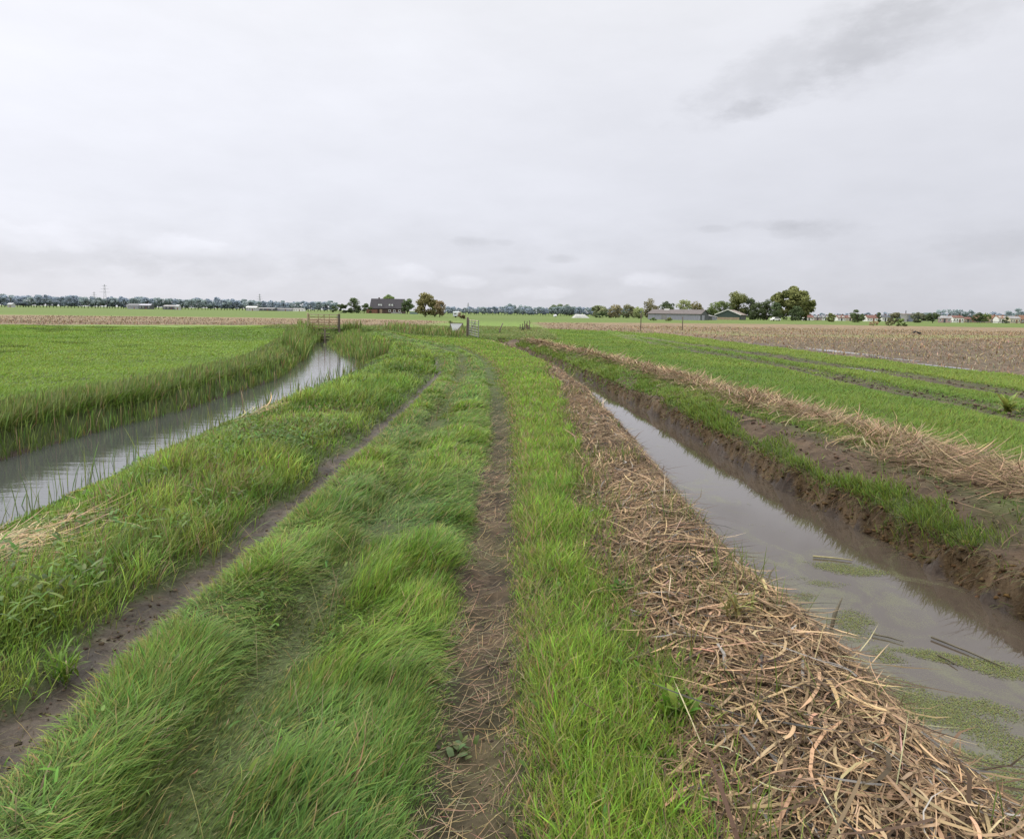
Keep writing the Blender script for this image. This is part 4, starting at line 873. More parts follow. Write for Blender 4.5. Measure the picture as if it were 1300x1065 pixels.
def prism(w, d, e, r, inset=0.0):
    """gabled body: eave height e, ridge r, ridge along x"""
    return MB().add([(-w/2,-d/2,-.3),(w/2,-d/2,-.3),(w/2,d/2,-.3),(-w/2,d/2,-.3),(-w/2,-d/2,e),(w/2,-d/2,e),(w/2,d/2,e),(-w/2,d/2,e),(-w/2,0,r),(w/2,0,r)],
                    [(0,3,2,1),(0,1,5,4),(2,3,7,6),(1,2,6,9,5),(3,0,4,8,7),(4,5,9,8),(7,8,9,6)])
def roof_slabs(w, d, e, r, oh, th):
    b = MB(); sl = (r - e) / (d / 2)
    for s in (-1, 1):
        y0 = s * (d/2 + oh); z0 = e - sl * oh
        b.add([(-w/2-oh, y0, z0+.03), (w/2+oh, y0, z0+.03), (w/2+oh, 0, r+.03), (-w/2-oh, 0, r+.03), (-w/2-oh, y0, z0+.03+th), (w/2+oh, y0, z0+.03+th), (w/2+oh, 0, r+.03+th), (-w/2-oh, 0, r+.03+th)],
              [(0,3,2,1),(4,5,6,7),(0,1,5,4),(1,2,6,5),(2,3,7,6),(3,0,4,7)])
    return b
def window(t, x, y, z, w, h, frame, pane, name='window'):
    f = MB(); k = .12 * min(w, h) + .03
    f.box(x-w/2, x-w/2+k, y-.10, y+.02, z, z+h).box(x+w/2-k, x+w/2, y-.10, y+.02, z, z+h).box(x-w/2+k, x+w/2-k, y-.10, y+.02, z, z+k).box(x-w/2+k, x+w/2-k, y-.10, y+.02, z+h-k, z+h)
    fo = f.build(name, frame, t)
    MB().box(x-w/2+k, x+w/2-k, y-.06, y+.01, z+k, z+h-k).build('pane', pane, fo)
    return fo

# farmhouse with the big dark roof
D = 420; s = D / F; hx, hyy = away(493, D)
t = thing('farmhouse', 'large dark-roofed farmhouse with white dormer windows on the left horizon', 'house', (hx, hyy, gz(hx, hyy)))
W = 41 * s; dp = 11.0
prism(W, dp, 3.0, 8.35).build('wall', BRICK, t)
rf = roof_slabs(W, dp, 3.0, 8.35, .35, .22).build('roof', ROOFD, t)
MB().box(-W*.28-.4, -W*.28+.4, .2, 1.0, 8.0, 9.3).build('chimney', BRICK, rf)
for x in (-4.6, -3.3, 1.6, 3.2):
    yy = -dp/2 + 1.7
    MB().box(x-.62, x+.62, yy-.3, yy+1.6, 4.35, 5.6).build('dormer', ROOFD, rf)
    window(t, x, yy-.31, 4.45, 1.0, 1.0, WHITE, GLASSW)
for x in (-8, -5.8, 1.8, 4.6, 7.6): window(t, x, -dp/2, .9, 1.3, 1.3, WHITE, GLASSD)
MB().box(-4.0, -2.5, -dp/2-.12, -dp/2+.02, 0, 2.4).build('door', BEIGE, t)
MB().box(3.0, 9.2, -dp/2-1.6, -dp/2-1.2, -.2, .8).build('garden_wall', GREYR, t)
bx = MB().box(-W/2-1.6, -W/2+4.6, -dp/2-3.0, -dp/2-.003, -.3, 2.5)
bo = bx.build('brick_annex', BRICK2, t)
MB().box(-W/2-1.8, -W/2+4.8, -dp/2-3.2, -dp/2-.01, 2.503, 2.75).build('flat_roof', ROOFD, bo)
x, y = away(525.5, 380); t = thing('garden_screen', 'low blue-green screen between farmhouse and yellow-green tree', 'screen', (x, y, gz(x, y)))
MB().box(-2.2, 2.2, -.08, .08, -.1, 1.25).build('screen_panel', TEAL, t)
pp = MB().box(-2.32, -2.21, -.1, .1, -.2, 1.4).build('post', WOOD, t); q = pp.copy(); C.objects.link(q); q.location = (4.53, 0, 0)

# blue-grey barn
D = 243; s = D / F; x, y = away(858, D)
t = thing('barn', 'long blue-grey metal barn with low brown roof and white roof vent', 'barn', (x, y, gz(x, y)), math.radians(-27))
W, dp, e, r_ = 17.6, 12.5, 1.95, 3.35
prism(W, dp, e, r_).build('wall', BLUEM, t)
rf = roof_slabs(W, dp, e, r_, .3, .12).build('roof', ROOFB, t)
MB().box(-4.6, -2.9, -1.5, -.5, 2.75, 3.75).build('roof_vent', WHITE, rf)
MB().box(-4.2, -2.4, -dp/2-.07, -dp/2+.02, 0, 1.75).build('door', GREYR, t)
MB().add([(W/2+.02, -dp/2, .0), (W/2+.02, dp/2, .0), (W/2+.02, dp/2, e), (W/2+.02, 0, r_-.05), (W/2+.02, -dp/2, e)], [(0, 1, 2, 3, 4)]).build('gable_cladding', SLATE, t)
MB().box(W/2+.03, W/2+.12, -4.5, -.5, 0, 1.6).build('sliding_door', BLUEM, t)
for i, px in enumerate((893, 900)):
    x, y = away(px, 252 + 4 * i)
    t = thing('lean_to_shed', ('low shed with pale sloping roof against the right end of the blue-grey barn', 'small pale-roofed shed in the gap before the green gable')[i], 'shed', (x, y, gz(x, y)), math.radians(-27))
    MB().add([(-1.6,-1.6,-.2),(1.6,-1.6,-.2),(1.6,1.6,-.2),(-1.6,1.6,-.2),(-1.6,-1.6,2.3-.5*i),(1.6,-1.6,1.4-.3*i),(1.6,1.6,1.4-.3*i),(-1.6,1.6,2.3-.5*i)], [(0,3,2,1),(4,5,6,7),(0,1,5,4),(1,2,6,5),(2,3,7,6),(3,0,4,7)]).build('wall', (SLATE, BLUEM)[i], t)
    MB().bar((-1.8,0,2.42-.5*i), (1.85,0,1.38-.3*i), 3.5, .10).build('roof', GREYR, t)
    MB().box(-.5, .4, -1.68, -1.58, 0, 1.2).build('door', WOOD, t)

# green gabled barn
D = 288; s = D / F; x, y = away(924, D)
t = thing('barn', 'green boarded barn with white-edged gable and beige base', 'barn', (x, y, gz(x, y)), math.radians(-27 + 90))
W, dp, e, r_ = 14.0, 9.6, 2.0, 3.85                     # ridge along local x, turned end-on
prism(W, dp, e, r_).build('wall', GREENM, t)
rf = roof_slabs(W, dp, e, r_, .3, .14).build('roof', ROOFL, t)
b = MB()
for sgn in (-1, 1): b.bar((-W/2-.36, sgn*(dp/2+.35), e-.05), (-W/2-.36, 0, r_+.15), .12, .3)
b.build('bargeboard', WHITE, t)
MB().box(-W/2-.07, -W/2+.02, -dp/2+.3, dp/2-.3, 0, 1.0).build('base_wall', BEIGE, t)
MB().box(-W/2+1, W/2-1, -dp/2-.09, -dp/2+.02, .1, 1.6).build('dark_side_wall', SLATE, t)  # dark slate-coloured sheet set on the side wall
for k in range(5): MB().box(-W/2+1.2+k*2.7, -W/2+1.4+k*2.7, -dp/2-.2, -dp/2-.10, 0, 1.8).build('post', GALV, t)

# village houses
def house(px0, px1, ridge, eave, dist, wall, roof, label, nwin=3, chim=True, cat='house', name='house', rz=0, dormers=0):
    s = dist / F; px = (px0 + px1) / 2; x, y = away(px, dist); b0 = hy(px) + H / s
    W = (px1 - px0) * s; r_ = (b0 - ridge) * s; e = (b0 - eave) * s; dp = max(4.0, min(8, W * .7))
    t = thing(name, label, cat, (x, y, gz(x, y)), rz)
    prism(W, dp, e, r_).build('wall', wall, t)
    rf = roof_slabs(W, dp, e, r_, .15, .1).build('roof', roof, t)
    if chim: MB().box(W*.3-.25, W*.3+.25, -.25, .25, r_-.2, r_+.55).build('chimney', BRICK2, rf)
    for k in range(nwin):
        xx = -W/2 + (k + .5) * W / nwin
        if k == nwin // 2: MB().box(xx-.35, xx+.35, -dp/2-.08, -dp/2+.02, 0, min(1.6, e*.85)).build('door', (BRICK2, SLATE)[k % 2], t)
        else: window(t, xx, -dp/2, e*.35, min(.9, W/nwin*.55), e*.45, WHITE, GLASSD)
    for k in range(dormers):
        xx = -W/2 + (k + .5) * W / dormers; zz = e + (r_ - e) * .25
        d_ = MB().box(xx-.45, xx+.45, -dp/2+.35, 0, zz, zz + (r_-e)*.55).build('dormer', WHITE, rf)
    return t
house(1015, 1026, 400.2, 403.2, 330, WHITE, REDR, 'white house with red roof next to the biggest tree', 3)
house(1026.3, 1036, 400.8, 403.2, 345, PINK, SLATE, 'pinkish house second in the row right of the biggest tree', 3, dormers=2)
house(1036.3, 1046, 400.8, 403.4, 345, WHITE, SLATE, 'white house with dark roof left of the olive bush', 3, dormers=2)
house(1056, 1066, 400.5, 403.6, 330, WHITE, REDR, 'white house with red roof right of the olive bush', 3, dormers=2)
house(1066.3, 1077, 400.6, 403.6, 330, CREAMW, REDR, 'cream house with red roof left of the dense dark green tree', 3, dormers=1)
house(1093, 1109, 400.4, 403.8, 320, WHITE, REDR, 'wide white house with red-brown roof right of the dense dark green tree', 5)
house(1111.5, 1120, 400.0, 403.0, 340, WHITE, SLATE, 'white house with dark roof beside the slim dark tree', 3)
house(1186, 1200, 401.2, 404.0, 300, PINK, GREYR, 'pink gabled house with pale grey roof', 3, rz=math.radians(-30))
house(1200.5, 1214, 401.0, 403.5, 330, WHITE, REDR, 'white house with flat red roof right of the pink gabled house', 4)
house(1214.5, 1224, 403.0, 405.0, 335, BEIGE, REDR, 'low beige house left of the round dark tree', 3)
house(1229, 1240, 400.5, 404.5, 350, BRICK2, ORNR, 'brick house with orange-brown roof behind the round dark tree', 3)
house(1247, 1257, 400.5, 404.5, 350, BEIGE, ORNR, 'beige house with orange roof right of the olive village tree', 3)
house(1257.5, 1268, 401.0, 404.2, 345, WHITE, ORNR, 'white-fronted house with orange roof left of the blue-green bush', 3, dormers=2)
house(1272, 1285, 401.5, 404.5, 340, CREAMW, GREYR, 'cream house with grey roof right of the blue-green bush', 4)
house(1285.5, 1297, 400.5, 405.2, 345, BRICK2, ORNR, 'brick house with steep orange roof near the right edge', 3)
house(1297.5, 1312, 403.0, 406.2, 330, WHITE, SLATE, 'white house with dark roof cut off by the right edge', 4)
# blue-striped block with chimney
D = 330; s = D / F; x, y = away(1147, D); b0 = hy(1147) + H / s
t = thing('apartment_block', 'flat-roofed pale block with blue bands and thin tall chimney', 'building', (x, y, gz(x, y)))
Wb = 11.5 * s; hb = (b0 - 399) * s
MB().box(-Wb/2, Wb/2, -2.5, 2.5, -.3, hb).build('wall', GREYR, t)
rf = MB().box(-Wb/2-.15, Wb/2+.15, -2.65, 2.65, hb + .003, hb+.2).build('roof', PINK, t)
for k in range(3): MB().box(-Wb/2+.9, Wb/2-.05, -2.58, -2.49, .35 + k*.95, .85 + k*.95).build('window_band', BLUEW, t)
MB().box(-Wb/2+.35, -Wb/2+.8, -2.57, -2.49, 0, 1.2).build('door', SLATE, t)
MB().tube([(-Wb/2+.9, 0, hb), (-Wb/2+.9, 0, hb + 1.7)], [.2, .17], 10).build('chimney', SLATE, rf)
# long sheds and houses inside the left belt
def shed(px0, px1, ridge, eave, dist, wall, roof, label, name='shed'):
    return house(px0, px1, ridge, eave, dist, wall, roof, label, 4, False, 'shed', name)
shed(17, 23, 385.0, 386.6, 560, PALEW, PALEW, 'tiny white shed before the belt at the far left')
shed(168, 182, 385.8, 388.3, 590, BLUEM, SLATE, 'grey shed with dark roof left of the dark-blue barn in the belt')
shed(182.5, 197, 386.2, 388.0, 585, SLATE, BLUEM, 'dark wide barn with blue-grey roof under the left belt trees')
shed(213, 230, 387.6, 389.4, 560, SLATE, GREYR, 'low pale grey shed in the left belt')
shed(227.5, 231.5, 387.2, 389.0, 540, PALEW, PALEW, 'tiny white hut at the right end of the low pale grey shed')
shed(316, 329, 389.2, 390.6, 560, PALEW, WHITE, 'long white shed before the right part of the left belt')
shed(330, 352, 391.0, 392.0, 590, SLATE, GREYR, 'low grey greenhouse roof right of the long white shed')
shed(352.5, 374, 391.6, 392.4, 600, BLUEM, GREYR, 'low blue-grey greenhouse roof farther right of the long white shed')
shed(374.5, 388, 391.6, 392.6, 600, WHITE, GREYR, 'low white-walled greenhouse just left of the field gate')

# caravan, bale, clamp, car
x, y = away(579, 205); t = thing('caravan', 'white caravan standing right of the red-brown tree', 'caravan', (x, y, gz(x, y)))
MB().box(-.95, .95, -.8, .8, .28, 1.75).build('body', mat_solid('caravan_white', (.62, .66, .70), .4, .06, 2), t, bev=.16)
window(t, -.3, -.8, .95, .8, .45, WHITE, GLASSD)
MB().box(.35, .75, -.83, -.79, .35, 1.55).build('door', WHITE, t)
for xx in (-.25,): 
    for yy in (-.75, .75): MB().tube([(xx, yy-.09, .24), (xx, yy+.09, .24)], .24, 14).build('wheel', DARKH, t)
MB().bar((.9, 0, .35), (1.7, 0, .3), .08).build('drawbar', GALV, t)
x, y = away(703, 300); t = link('silage_bale', None) if False else None
b = MB(); b.tube([(-.5, 0, .55), (-.46, 0, .55), (.46, 0, .55), (.5, 0, .55)], [.42, .55, .55, .42], 20)
o = b.build('silage_bale', WHITEP, None, smooth=True); o.location = (x, y, gz(x, y)); o.rotation_euler = (0, 0, .6); tag(o, 'single small white wrapped bale in the far green field', 'bale')
x, y = away(735, 268); b = MB(); n_ = 14
vs = []; fs = []
for i in range(n_ + 1):
    u = i / n_; xx = -3.3 + 6.6 * u; hh = 1.35 * min(1, min(u / .22, (1 - u) / .3)) * (1 + .06 * math.sin(9 * u)) + .02
    for k, (yy, m_) in enumerate(((-1.8, 0), (-1.3, .75), (-.5, 1), (.5, 1), (1.3, .75), (1.8, 0))): vs.append((xx, yy, hh * m_ - .05 * (m_ == 0)))
for i in range(n_):
    for k in range(5): fs.append((i*6+k, (i+1)*6+k, (i+1)*6+k+1, i*6+k+1))
o = b.add(vs, fs).build('silage_clamp', mat_solid('pale_sheet', (.42, .42, .39), .6, .15, 1.5), None, smooth=True); o.location = (x, y, gz(x, y)); tag(o, 'pale sheeted silage heap in the far green field before the wood', 'silage heap')
x, y = away(980, 255); t = thing('parked_car', 'small white car parked before the dark trees', 'car', (x, y, gz(x, y)), math.radians(12))
b = MB(); pr = [(-1.75,.25),(-1.75,.75),(-1.05,.85),(-.6,1.3),(.75,1.3),(1.3,.85),(1.75,.75),(1.75,.25)]
b.add([(a, -.75, z_) for a, z_ in pr] + [(a, .75, z_) for a, z_ in pr], [tuple(range(8))[::-1], tuple(range(8, 16))] + [(i, (i+1) % 8, 8 + (i+1) % 8, 8 + i) for i in range(8)])
b.build('body', WHITE, t, bev=.04)
MB().add([(-.95,-.765,.88),(-.58,-.765,1.22),(.7,-.765,1.22),(1.1,-.765,.88)], [(0,1,2,3)]).build('side_window', GLASSD, t)
for xx in (-1.1, 1.1):
    for yy in (-.68, .68): MB().tube([(xx, yy-.09, .28), (xx, yy+.09, .28)], .29, 16).build('wheel', DARKH, t)

# ------------------------------------------------------------------ gates, posts, fences
# timber field gate on the dam
gx0, gx1, gy = -13.35, -11.35, 46.4; zb = .40
t = thing('field_gate', 'rusty barred field gate on the earth dam across the left ditch', 'gate', ((gx0+gx1)/2, gy, zb), math.radians(4))
hw = (gx1 - gx0) / 2
for sx1, m_, hh, w_ in ((-1, PALEWOOD, 1.08, .13), (1, WOOD, 1.05, .15)):
    MB().tube([(sx1*hw, 0, -.5), (sx1*hw, 0, hh-.03), (sx1*hw, 0, hh)], [w_/2, w_/2*.95, w_/2*.7], 10).build('gate_post', m_, t)
for k in range(6): MB().bar((-hw+.07, 0, .12 + k*.172), (hw-.08, 0, .12 + k*.172), .045, .05).build('rail', RUST if k < 5 else CREAM, t)
for xx in (-hw+.10, -.33, .05, .38, hw-.12): MB().box(xx-.02, xx+.02, -.05, -.027, .08, 1.0).build('upright', RUST, t)
MB().bar((-hw+.15, .045, .16), (.05, .045, .95), .04, .02).build('brace', RUST, t)
for zz in (.25, .85): MB().box(hw-.14, hw-.05, -.06, .06, zz-.03, zz+.03).build('hinge', GALV, t)

# plank facing under the gate
t = thing('plank_revetment', 'dark rotten plank facing and stakes under the field gate', 'revetment', (-12.7, 45.75, -.5))
for k in range(4): MB().bar((-.9, 0, .08 + k*.2), (.9, random.uniform(-.03, .03), .08 + k*.2 + random.uniform(-.03, .03)), .17, .05).build('plank', DARKH if k < 3 else WOOD, t)
for xx in (-.75, -.1, .6): MB().bar((xx, -.08, -.4), (xx + random.uniform(-.08, .08), -.12, .95), .09).build('stake', WOOD, t)

# white panel, post and open gate at the path's end
z0 = gz(-4.1, 51.5)
t = thing('white_panel', 'white wedge-shaped panel under a dark top board at the end of the track', 'panel', (-4.05, 51.0, z0))
MB().add([(-.43,0,.86),(.44,0,.86),(.10,0,.16),(-.20,0,.16),(-.43,.04,.86),(.44,.04,.86),(.10,.04,.16),(-.20,.04,.16)], [(3,2,1,0),(4,5,6,7),(0,1,5,4),(1,2,6,5),(2,3,7,6),(3,0,4,7)]).build('board', WHITEP, t)
MB().box(-.47, .49, -.02, .06, .863, .905).build('top_board', WOOD, t)
MB().bar((.48, -.05, .86), (-.12, -.05, .08), .07, .05).build('brace', WOOD, t)
for xx in (-.44, .46): MB().bar((xx, .06, -.4), (xx, .06, .862), .05).build('post', WOOD, t)
z0 = gz(-3.02, 48)
o = MB().tube([(0, 0, -.5), (.01, 0, .6), (.02, 0, 1.30), (.02, 0, 1.36)], [.085, .08, .075, .05], 10).build('gate_post', WOOD, None, smooth=True); o.location = (-3.04, 47.6, z0); tag(o, 'dark round wooden gate post left of the swung-open pale gate', 'post')
A = Vector((-2.93, 47.5, z0 + .22)); B = Vector((-2.05, 42.6, z0 + .16))
t = thing('metal_gate', 'pale galvanised barred gate swung open along the track', 'gate', tuple(A), math.atan2(B.y - A.y, B.x - A.x)); Lg = (B - A).length
for k in range(7): MB().tube([(0.04, 0, .02 + k*.155), (Lg-.04, 0, .02 + k*.155)], .022, 8).build('rail', CREAM if k == 6 else GALV, t)
for xx in (.02, Lg*.33, Lg*.66, Lg-.02): MB().tube([(xx, 0, -.03), (xx, 0, 1.0)], .026, 8).build('upright', GALV, t)
MB().bar((.06, .03, .06), (Lg*.64, .03, .93), .035).build('brace', GALV, t)
o = MB().tube([(0, 0, -.35), (.18, 0, .45), (.37, 0, .88)], [.05, .045, .04], 8).build('leaning_post', WOOD, None, smooth=True); x, y = -1.12, 53.5; o.location = (x, y, gz(x, y)); tag(o, 'thin brown post leaning to the right in the rough grass', 'post')

# sluice stakes
x, y = 1.05, 63.0; t = thing('sluice', 'grey sluice of upright stakes over a dark culvert mouth', 'sluice', (x, y, gz(x, y)))
for k, (xx, hh) in enumerate(((-.42, .62), (-.2, .70), (.0, .95), (.2, .92), (.42, 1.0))): MB().bar((xx, 0, -.3), (xx + random.uniform(-.03, .03), 0, hh), .075, .07).build('stake', WOOD, t)
MB().bar((-.5, .07, .35), (.5, .07, .38), .1, .05).build('crossbar', WOOD, t)
MB().tube([(-.1, -.35, .02), (-.1, .05, .02)], .26, 14).build('culvert_mouth', DARKH, t)
# two field posts
for i, (px, dist, top, lab) in enumerate(((811, 76, 396.5, 'taller thin fence post standing before the farmyard trees'), (863.5, 79, 402.0, 'shorter thin fence post standing before the blue-grey barn'))):
    x, y = away(px, dist); h = (hy(px) + H * F / dist - top) * dist / F
    o = MB().tube([(0, 0, -.4), (.01, 0, h * .5), (0, 0, h - .03), (0, 0, h)], [.055, .05, .048, .03], 8).build('fence_post', WOOD, None, smooth=True); o.location = (x, y, gz(x, y)); tag(o, lab, 'post', 'lone fence posts in the right fields')
# pale rail fence before the village
x, y = away(1232, 300); t = thing('rail_fence', 'long low pale rail fence along the field before the village', 'fence', (x, y, gz(x, y)))
MB().box(-25, 27, -.04, .04, .55, .75).build('rail', GALV, t)
q = MB().box(-24.9, -24.8, -.05, .05, -.2, .8).build('post', GALV, t)
for k in range(1, 22):
    c = q.copy(); C.objects.link(c); c.location = (k * 2.46, 0, 0)

# pylons on the horizon
STEEL = mat_solid('hazy_steel', (.30, .31, .34), .7, .1, .2)
def pylon_parts(t, h, wd):
    b = MB()
    for sx1 in (-1, 1):
        for sy1 in (-1, 1):
            b.bar((sx1*h*.075, sy1*h*.075, 0), (sx1*h*.012, sy1*h*.012, h), wd)
    for k in range(7):
        z0_, z1_ = h*k/7, h*(k+1)/7; a0 = h*(.075 - .063*k/7); a1 = h*(.075 - .063*(k+1)/7)
        for sy1 in (-1, 1):
            b.bar((-a0, sy1*a0, z0_), (a1, sy1*a1, z1_), wd*.5); b.bar((a0, sy1*a0, z0_), (-a1, sy1*a1, z1_), wd*.5)
    b.build('lattice_tower', STEEL, t)
    for z_, hw_ in ((.66, .20), (.80, .15), (.93, .10)):
        MB().bar((-h*hw_, 0, h*z_), (h*hw_, 0, h*z_), wd*.8).build('crossarm', STEEL, t)
for i, (px, top, dist) in enumerate(((124.5, 370.8, 1500), (138, 361.5, 1300), (332, 373.5, 1700), (593.5, 384.5, 1900))):
    x, y = away(px, dist); h = (hy(px) + H * F / dist - top) * dist / F
    t = thing('power_pylon', ('thin lattice pylon just left of the tallest pylon over the left belt', 'tallest lattice pylon over the left belt', 'lone faint pylon over the belt left of the field gate', 'small faint pylon above the far wood near the track end')[i], 'pylon', (x, y, 0), .5, 'lattice pylons on the horizon')
    pylon_parts(t, h, .42)

# ------------------------------------------------------------------ small things in the foreground
def stem(label, p0, p1, r, mat, dz=.015, name='floating_stem', cat='reed stem', mid=0.0):
    a = at(*p0, WZ); b_ = at(*p1, WZ); m_ = (a + b_) / 2 + np.array([.012, .008, mid])
    o = MB().tube([(a[0], a[1], WZ + dz), tuple(m_ + np.array([0, 0, dz])), (b_[0], b_[1], WZ + dz)], [r, r * .9, r * .5], 7).build(name, mat, None, smooth=True); return tag(o, label, cat)
DSTEM = mat_solid('wet_stem', (.10, .085, .055), .6, .3, 10); PSTEM = mat_solid('pale_stem', (.33, .29, .15), .7, .3, 10)
stem('dark reed stem floating in the middle of the duckweed', (1107, 807), (1147, 817), .006, DSTEM)
stem('long dark reed stem floating nearest the far bank', (1182, 811), (1275, 850), .007, DSTEM)
stem('short dark stem floating between the duckweed patches', (1190, 834), (1216, 848), .006, DSTEM)
stem('pale stem floating on the upper duckweed patch', (1032, 708), (1082, 713), .009, PSTEM)
stem('cut stem lying half in the water below the far bank', (1288, 775), (1312, 790), .011, PSTEM)
a = at(1052, 800, WZ); o = MB().tube([(a[0], a[1], WZ - .1), (a[0] + .06, a[1] + .05, WZ + .1), (a[0] + .13, a[1] + .1, WZ + .2)], [.012, .016, .004], 6).build('reed_stump', DSTEM, None, smooth=True); tag(o, 'broken reed stump poking out of the water beside the reed heap', 'reed stump')

def weed(label, px, py, h, nl, cols, seed, lean=.9, name='weed_plant', zofs=0.0, wl=.03):
    a = at(px, py, 0.05); x, y = a[0], a[1]; z0_ = gz(x, y) + zofs
    t = thing(name, label, 'plant', (x, y, z0_)); r = np.random.default_rng(seed)
    az = r.uniform(0, 6.28, nl); P_ = np.column_stack([r.normal(0, .03, nl), r.normal(0, .03, nl), r.uniform(0, h * .5, nl)])
    c = lerp(vary(cols[0], nl), vary(cols[1], nl), r.random(nl))
    v, f, cc = blades(P_, az, r.uniform(.5, 1.0, nl) * h, r.uniform(.2, lean, nl), r.uniform(.3, 1.2, nl), r.uniform(.6, 1.3, nl) * wl, c, .8, 4, 1.0, roll=r.normal(0, .15, nl))
    link('foliage', mesh_np('foliage', v, f, 3, GRASS, cc), t)
    MB().tube([(0, 0, -.03), (.01, 0, h * .3), (0, .01, h * .6)], [.008, .006, .003], 6).build('stem', PSTEM, t, smooth=True)
weed('yellow-green dock plant with broad leaves at the right edge of the meadow track', 1280, 520, .42, 46, ((.20, .27, .05), (.34, .33, .10)), 1, 1.4, 'dock_plant', wl=.06)
weed('fresh green ferny weed at the left foot of the reed heap', 862, 912, .13, 36, ((.10, .20, .02), (.15, .24, .03)), 2)
weed('small green nettle sprouting from the left side of the reed heap', 785, 757, .10, 26, ((.06, .13, .02), (.09, .17, .03)), 3, wl=.035)
weed('yellowish weed growing halfway up the reed heap', 932, 812, .15, 30, ((.20, .19, .06), (.28, .23, .08)), 4, zofs=.05, wl=.016)
weed('tuft of bright green grass on the left bank near the muddy rut', 82, 838, .17, 60, ((.11, .22, .02), (.15, .25, .03)), 5, .7, 'grass_tuft', wl=.010)
weed('low leafy weed growing in the bare right wheel rut', 583, 928, .05, 22, ((.10, .14, .05), (.14, .17, .06)), 6, 1.3, wl=.03)
weed('pale green rosette in the middle grass strip of the track', 555, 585, .12, 24, ((.13, .21, .03), (.17, .24, .04)), 7, 1.2, wl=.04)

# crows on the stubble
CROW = mat_solid('black_feathers', (.012, .012, .014), .6, .2, 20)
def crow(px, py, rz, label):
    a = at(px, py, 0); x, y = a[0], a[1]
    t = thing('crow', label, 'bird', (x, y, gz(x, y) + .02), rz, 'crows feeding on the stubble field')
    MB().tube([(-.30, 0, .20), (-.20, 0, .22), (-.08, 0, .24), (.04, 0, .26), (.12, 0, .30), (.17, 0, .35), (.22, 0, .36), (.245, 0, .355), (.30, 0, .34)], [.012, .04, .085, .095, .075, .05, .048, .022, .004], 12).build('body', CROW, t, smooth=True)
    for sy1 in (-1, 1):
        MB().tube([(.0, sy1*.04, .19), (-.02, sy1*.04, .10), (.0, sy1*.04, 0), (.06, sy1*.04, 0)], [.016, .009, .008, .004], 6).build('leg', CROW, t)
crow(1166.5, 426.5, 2.6, 'black crow on the stubble, the larger of the two')
crow(1160.5, 425.0, .4, 'black crow on the stubble, left of the larger crow')

# ------------------------------------------------------------------ sky and sun
SUN_EL, SUN_AZ = math.radians(42), math.radians(-50)          # azimuth from +Y towards +X
w = bpy.data.worlds.new('World'); sc.world = w; w.use_nodes = True
nt = w.node_tree
for nd in list(nt.nodes): nt.nodes.remove(nd)
N = nt.nodes.new; L = nt.links.new
out = N('ShaderNodeOutputWorld')
sky = N('ShaderNodeTexSky'); sky.sky_type = 'NISHITA'; sky.sun_disc = False; sky.sun_elevation = SUN_EL; sky.sun_rotation = SUN_AZ
bg1 = N('ShaderNodeBackground'); bg1.inputs[1].default_value = 0.08; L(sky.outputs[0], bg1.inputs[0])
tc = N('ShaderNodeTexCoord'); sp_ = N('ShaderNodeSeparateXYZ'); L(tc.outputs['Generated'], sp_.inputs[0])
def math_(op, a, b=None, c=None):
    m = N('ShaderNodeMath'); m.operation = op
    for i, v in enumerate((a, b, c)):
        if v is None: continue
        if isinstance(v, (int, float)): m.inputs[i].default_value = v
        else: L(v, m.inputs[i])
    return m.outputs[0]
# overcast veil: luminance by elevation, brighter towards the veiled sun at upper left, brightest overhead
cr = N('ShaderNodeValToRGB'); L(math_('MAXIMUM', sp_.outputs['Z'], 0.0), cr.inputs[0])
el = cr.color_ramp.elements
el[0].position = 0; el[0].color = (.69, .695, .755, 1)
el[1].position = 1; el[1].color = (3.1, 3.1, 3.05, 1)
for pos, c in ((.06, (.74, .747, .815)), (.14, (.815, .824, .895)), (.28, (.88, .888, .95)), (.42, (.93, .935, .975)), (.60, (2.2, 2.2, 2.2))):
    e = el.new(pos); e.color = (*c, 1)
sx_ = math_('MULTIPLY_ADD', sp_.outputs['X'], -.16, 1.0)
def sel(px, py):
    d = FW + RT * (px - PX) / F - UP * (py - PY) / F; return d / np.linalg.norm(d)
nz = N('ShaderNodeTexNoise'); nz.inputs['Scale'].default_value = 3.0; nz.inputs['Detail'].default_value = 7; nz.inputs['Roughness'].default_value = .55
mpc = N('ShaderNodeMapping'); mpc.inputs['Scale'].default_value = (1, 1, 3.2); L(tc.outputs['Generated'], mpc.inputs[0]); L(mpc.outputs[0], nz.inputs['Vector'])
nf = N('ShaderNodeTexNoise'); nf.inputs['Scale'].default_value = 24; nf.inputs['Detail'].default_value = 8; nf.inputs['Roughness'].default_value = .6
mpf = N('ShaderNodeMapping'); mpf.inputs['Scale'].default_value = (1, 1, 2.2); L(tc.outputs['Generated'], mpf.inputs[0]); L(mpf.outputs[0], nf.inputs['Vector'])
nl = N('ShaderNodeTexNoise'); nl.inputs['Scale'].default_value = 9; nl.inputs['Detail'].default_value = 8; nl.inputs['Roughness'].default_value = .58
mpl = N('ShaderNodeMapping'); mpl.inputs['Scale'].default_value = (1, 1, 2.6); L(tc.outputs['Generated'], mpl.inputs[0]); L(mpl.outputs[0], nl.inputs['Vector'])
low = N('ShaderNodeMapRange'); low.interpolation_type = 'SMOOTHSTEP'; L(sp_.outputs['Z'], low.inputs[0]); low.inputs[1].default_value = .17; low.inputs[2].default_value = .05; low.inputs[3].default_value = .10; low.inputs[4].default_value = .32
val = math_('MULTIPLY', sx_, math_('MULTIPLY_ADD', nz.outputs['Fac'], .16, .92))
val = math_('MULTIPLY', val, math_('MULTIPLY_ADD', math_('SUBTRACT', nl.outputs['Fac'], .5), low.outputs[0], 1.0))
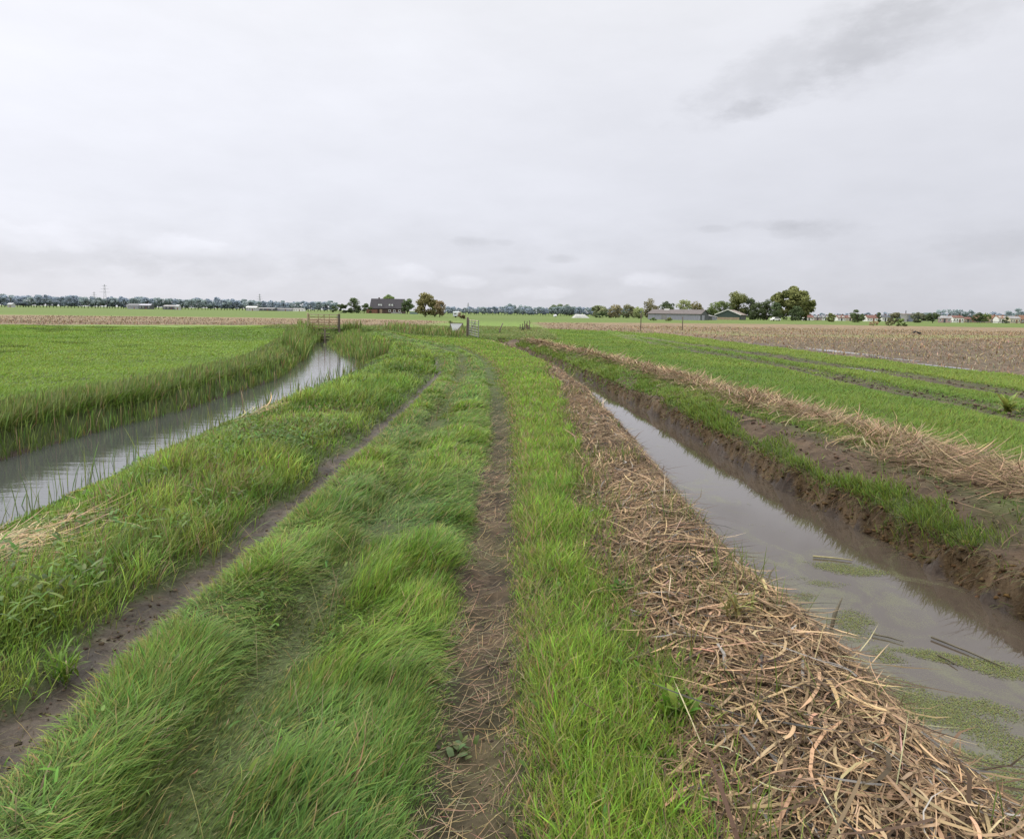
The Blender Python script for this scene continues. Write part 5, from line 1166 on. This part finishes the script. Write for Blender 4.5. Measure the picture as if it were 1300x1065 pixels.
# individual clouds: directions, horizontal and vertical angular radius, depth (negative = darker)
def cloud(px, py, rx, ry, depth, rag, slant=0.0):
    d = sel(px, py); az = math.atan2(d[0], d[1]); ez = d[2]
    da = math_('ARCTAN2', sp_.outputs['X'], sp_.outputs['Y'])
    u = math_('SUBTRACT', da, az); v0 = math_('SUBTRACT', sp_.outputs['Z'], ez)
    v = math_('MULTIPLY_ADD', u, -slant, v0)
    uu = math_('POWER', math_('ABSOLUTE', math_('DIVIDE', u, rx)), 2.0); vv = math_('POWER', math_('ABSOLUTE', math_('DIVIDE', v, ry)), 2.0)
    s = math_('ADD', uu, vv)
    s2 = math_('MULTIPLY_ADD', math_('SUBTRACT', nf.outputs['Fac'], .5), rag, s)
    mr = N('ShaderNodeMapRange'); mr.interpolation_type = 'SMOOTHSTEP'; L(s2, mr.inputs[0]); mr.inputs[1].default_value = 1.35; mr.inputs[2].default_value = -.1
    mr.inputs[3].default_value = 0; mr.inputs[4].default_value = depth
    return mr.outputs[0]
tot = None
for a in ((1030, 75, .165, .045, -.14, 2.2, .30), (1170, 30, .14, .05, -.11, 2.2, .3), (950, 140, .045, .014, -.10, 2.5, .1),
          (80, 320, .16, .030, -.07, 3.0, 0), (300, 335, .15, .020, -.06, 3.5, 0), (30, 300, .08, .018, .10, 3.5, 0), (230, 312, .06, .014, .10, 3.5, 0),
          (598, 307, .028, .008, -.10, 2.5, 0), (640, 308, .016, .005, -.07, 2.0, 0), (715, 329, .026, .007, -.10, 2.0, 0), (650, 343, .030, .007, -.06, 2.5, 0),
          (1030, 292, .060, .015, -.10, 3.0, 0), (985, 286, .05, .008, -.08, 3.0, 0), (905, 291, .024, .006, -.09, 2.0, 0), (1260, 312, .07, .02, -.06, 3.5, 0),
          (520, 348, .040, .014, .12, 3.0, 0), (590, 358, .04, .009, .11, 3.0, 0), (830, 355, .04, .012, .11, 3.0, 0), (680, 372, .05, .010, .11, 3.0, 0), (880, 345, .04, .01, -.05, 3, 0), (740, 357, .05, .01, -.04, 3, 0)):
    c_ = cloud(*a); tot = c_ if tot is None else math_('ADD', tot, c_)
val = math_('MULTIPLY', val, math_('ADD', tot, 1.0))
vm = N('ShaderNodeVectorMath'); vm.operation = 'SCALE'; L(cr.outputs[0], vm.inputs[0]); L(val, vm.inputs['Scale'])
bg2 = N('ShaderNodeBackground'); L(vm.outputs[0], bg2.inputs[0]); bg2.inputs[1].default_value = 1.0
mxw = N('ShaderNodeMixShader'); mxw.inputs[0].default_value = 0.93; L(bg1.outputs[0], mxw.inputs[1]); L(bg2.outputs[0], mxw.inputs[2])
L(mxw.outputs[0], out.inputs[0])
sd = bpy.data.lights.new('sun', 'SUN'); sd.energy = 1.5; sd.angle = math.radians(14); sd.color = (1, .95, .88)
so = bpy.data.objects.new('sun', sd); C.objects.link(so)
sdir = Vector((math.sin(SUN_AZ) * math.cos(SUN_EL), math.cos(SUN_AZ) * math.cos(SUN_EL), math.sin(SUN_EL)))
so.rotation_euler = (-sdir).to_track_quat('-Z', 'Y').to_euler()
so.location = (0, 0, 30)
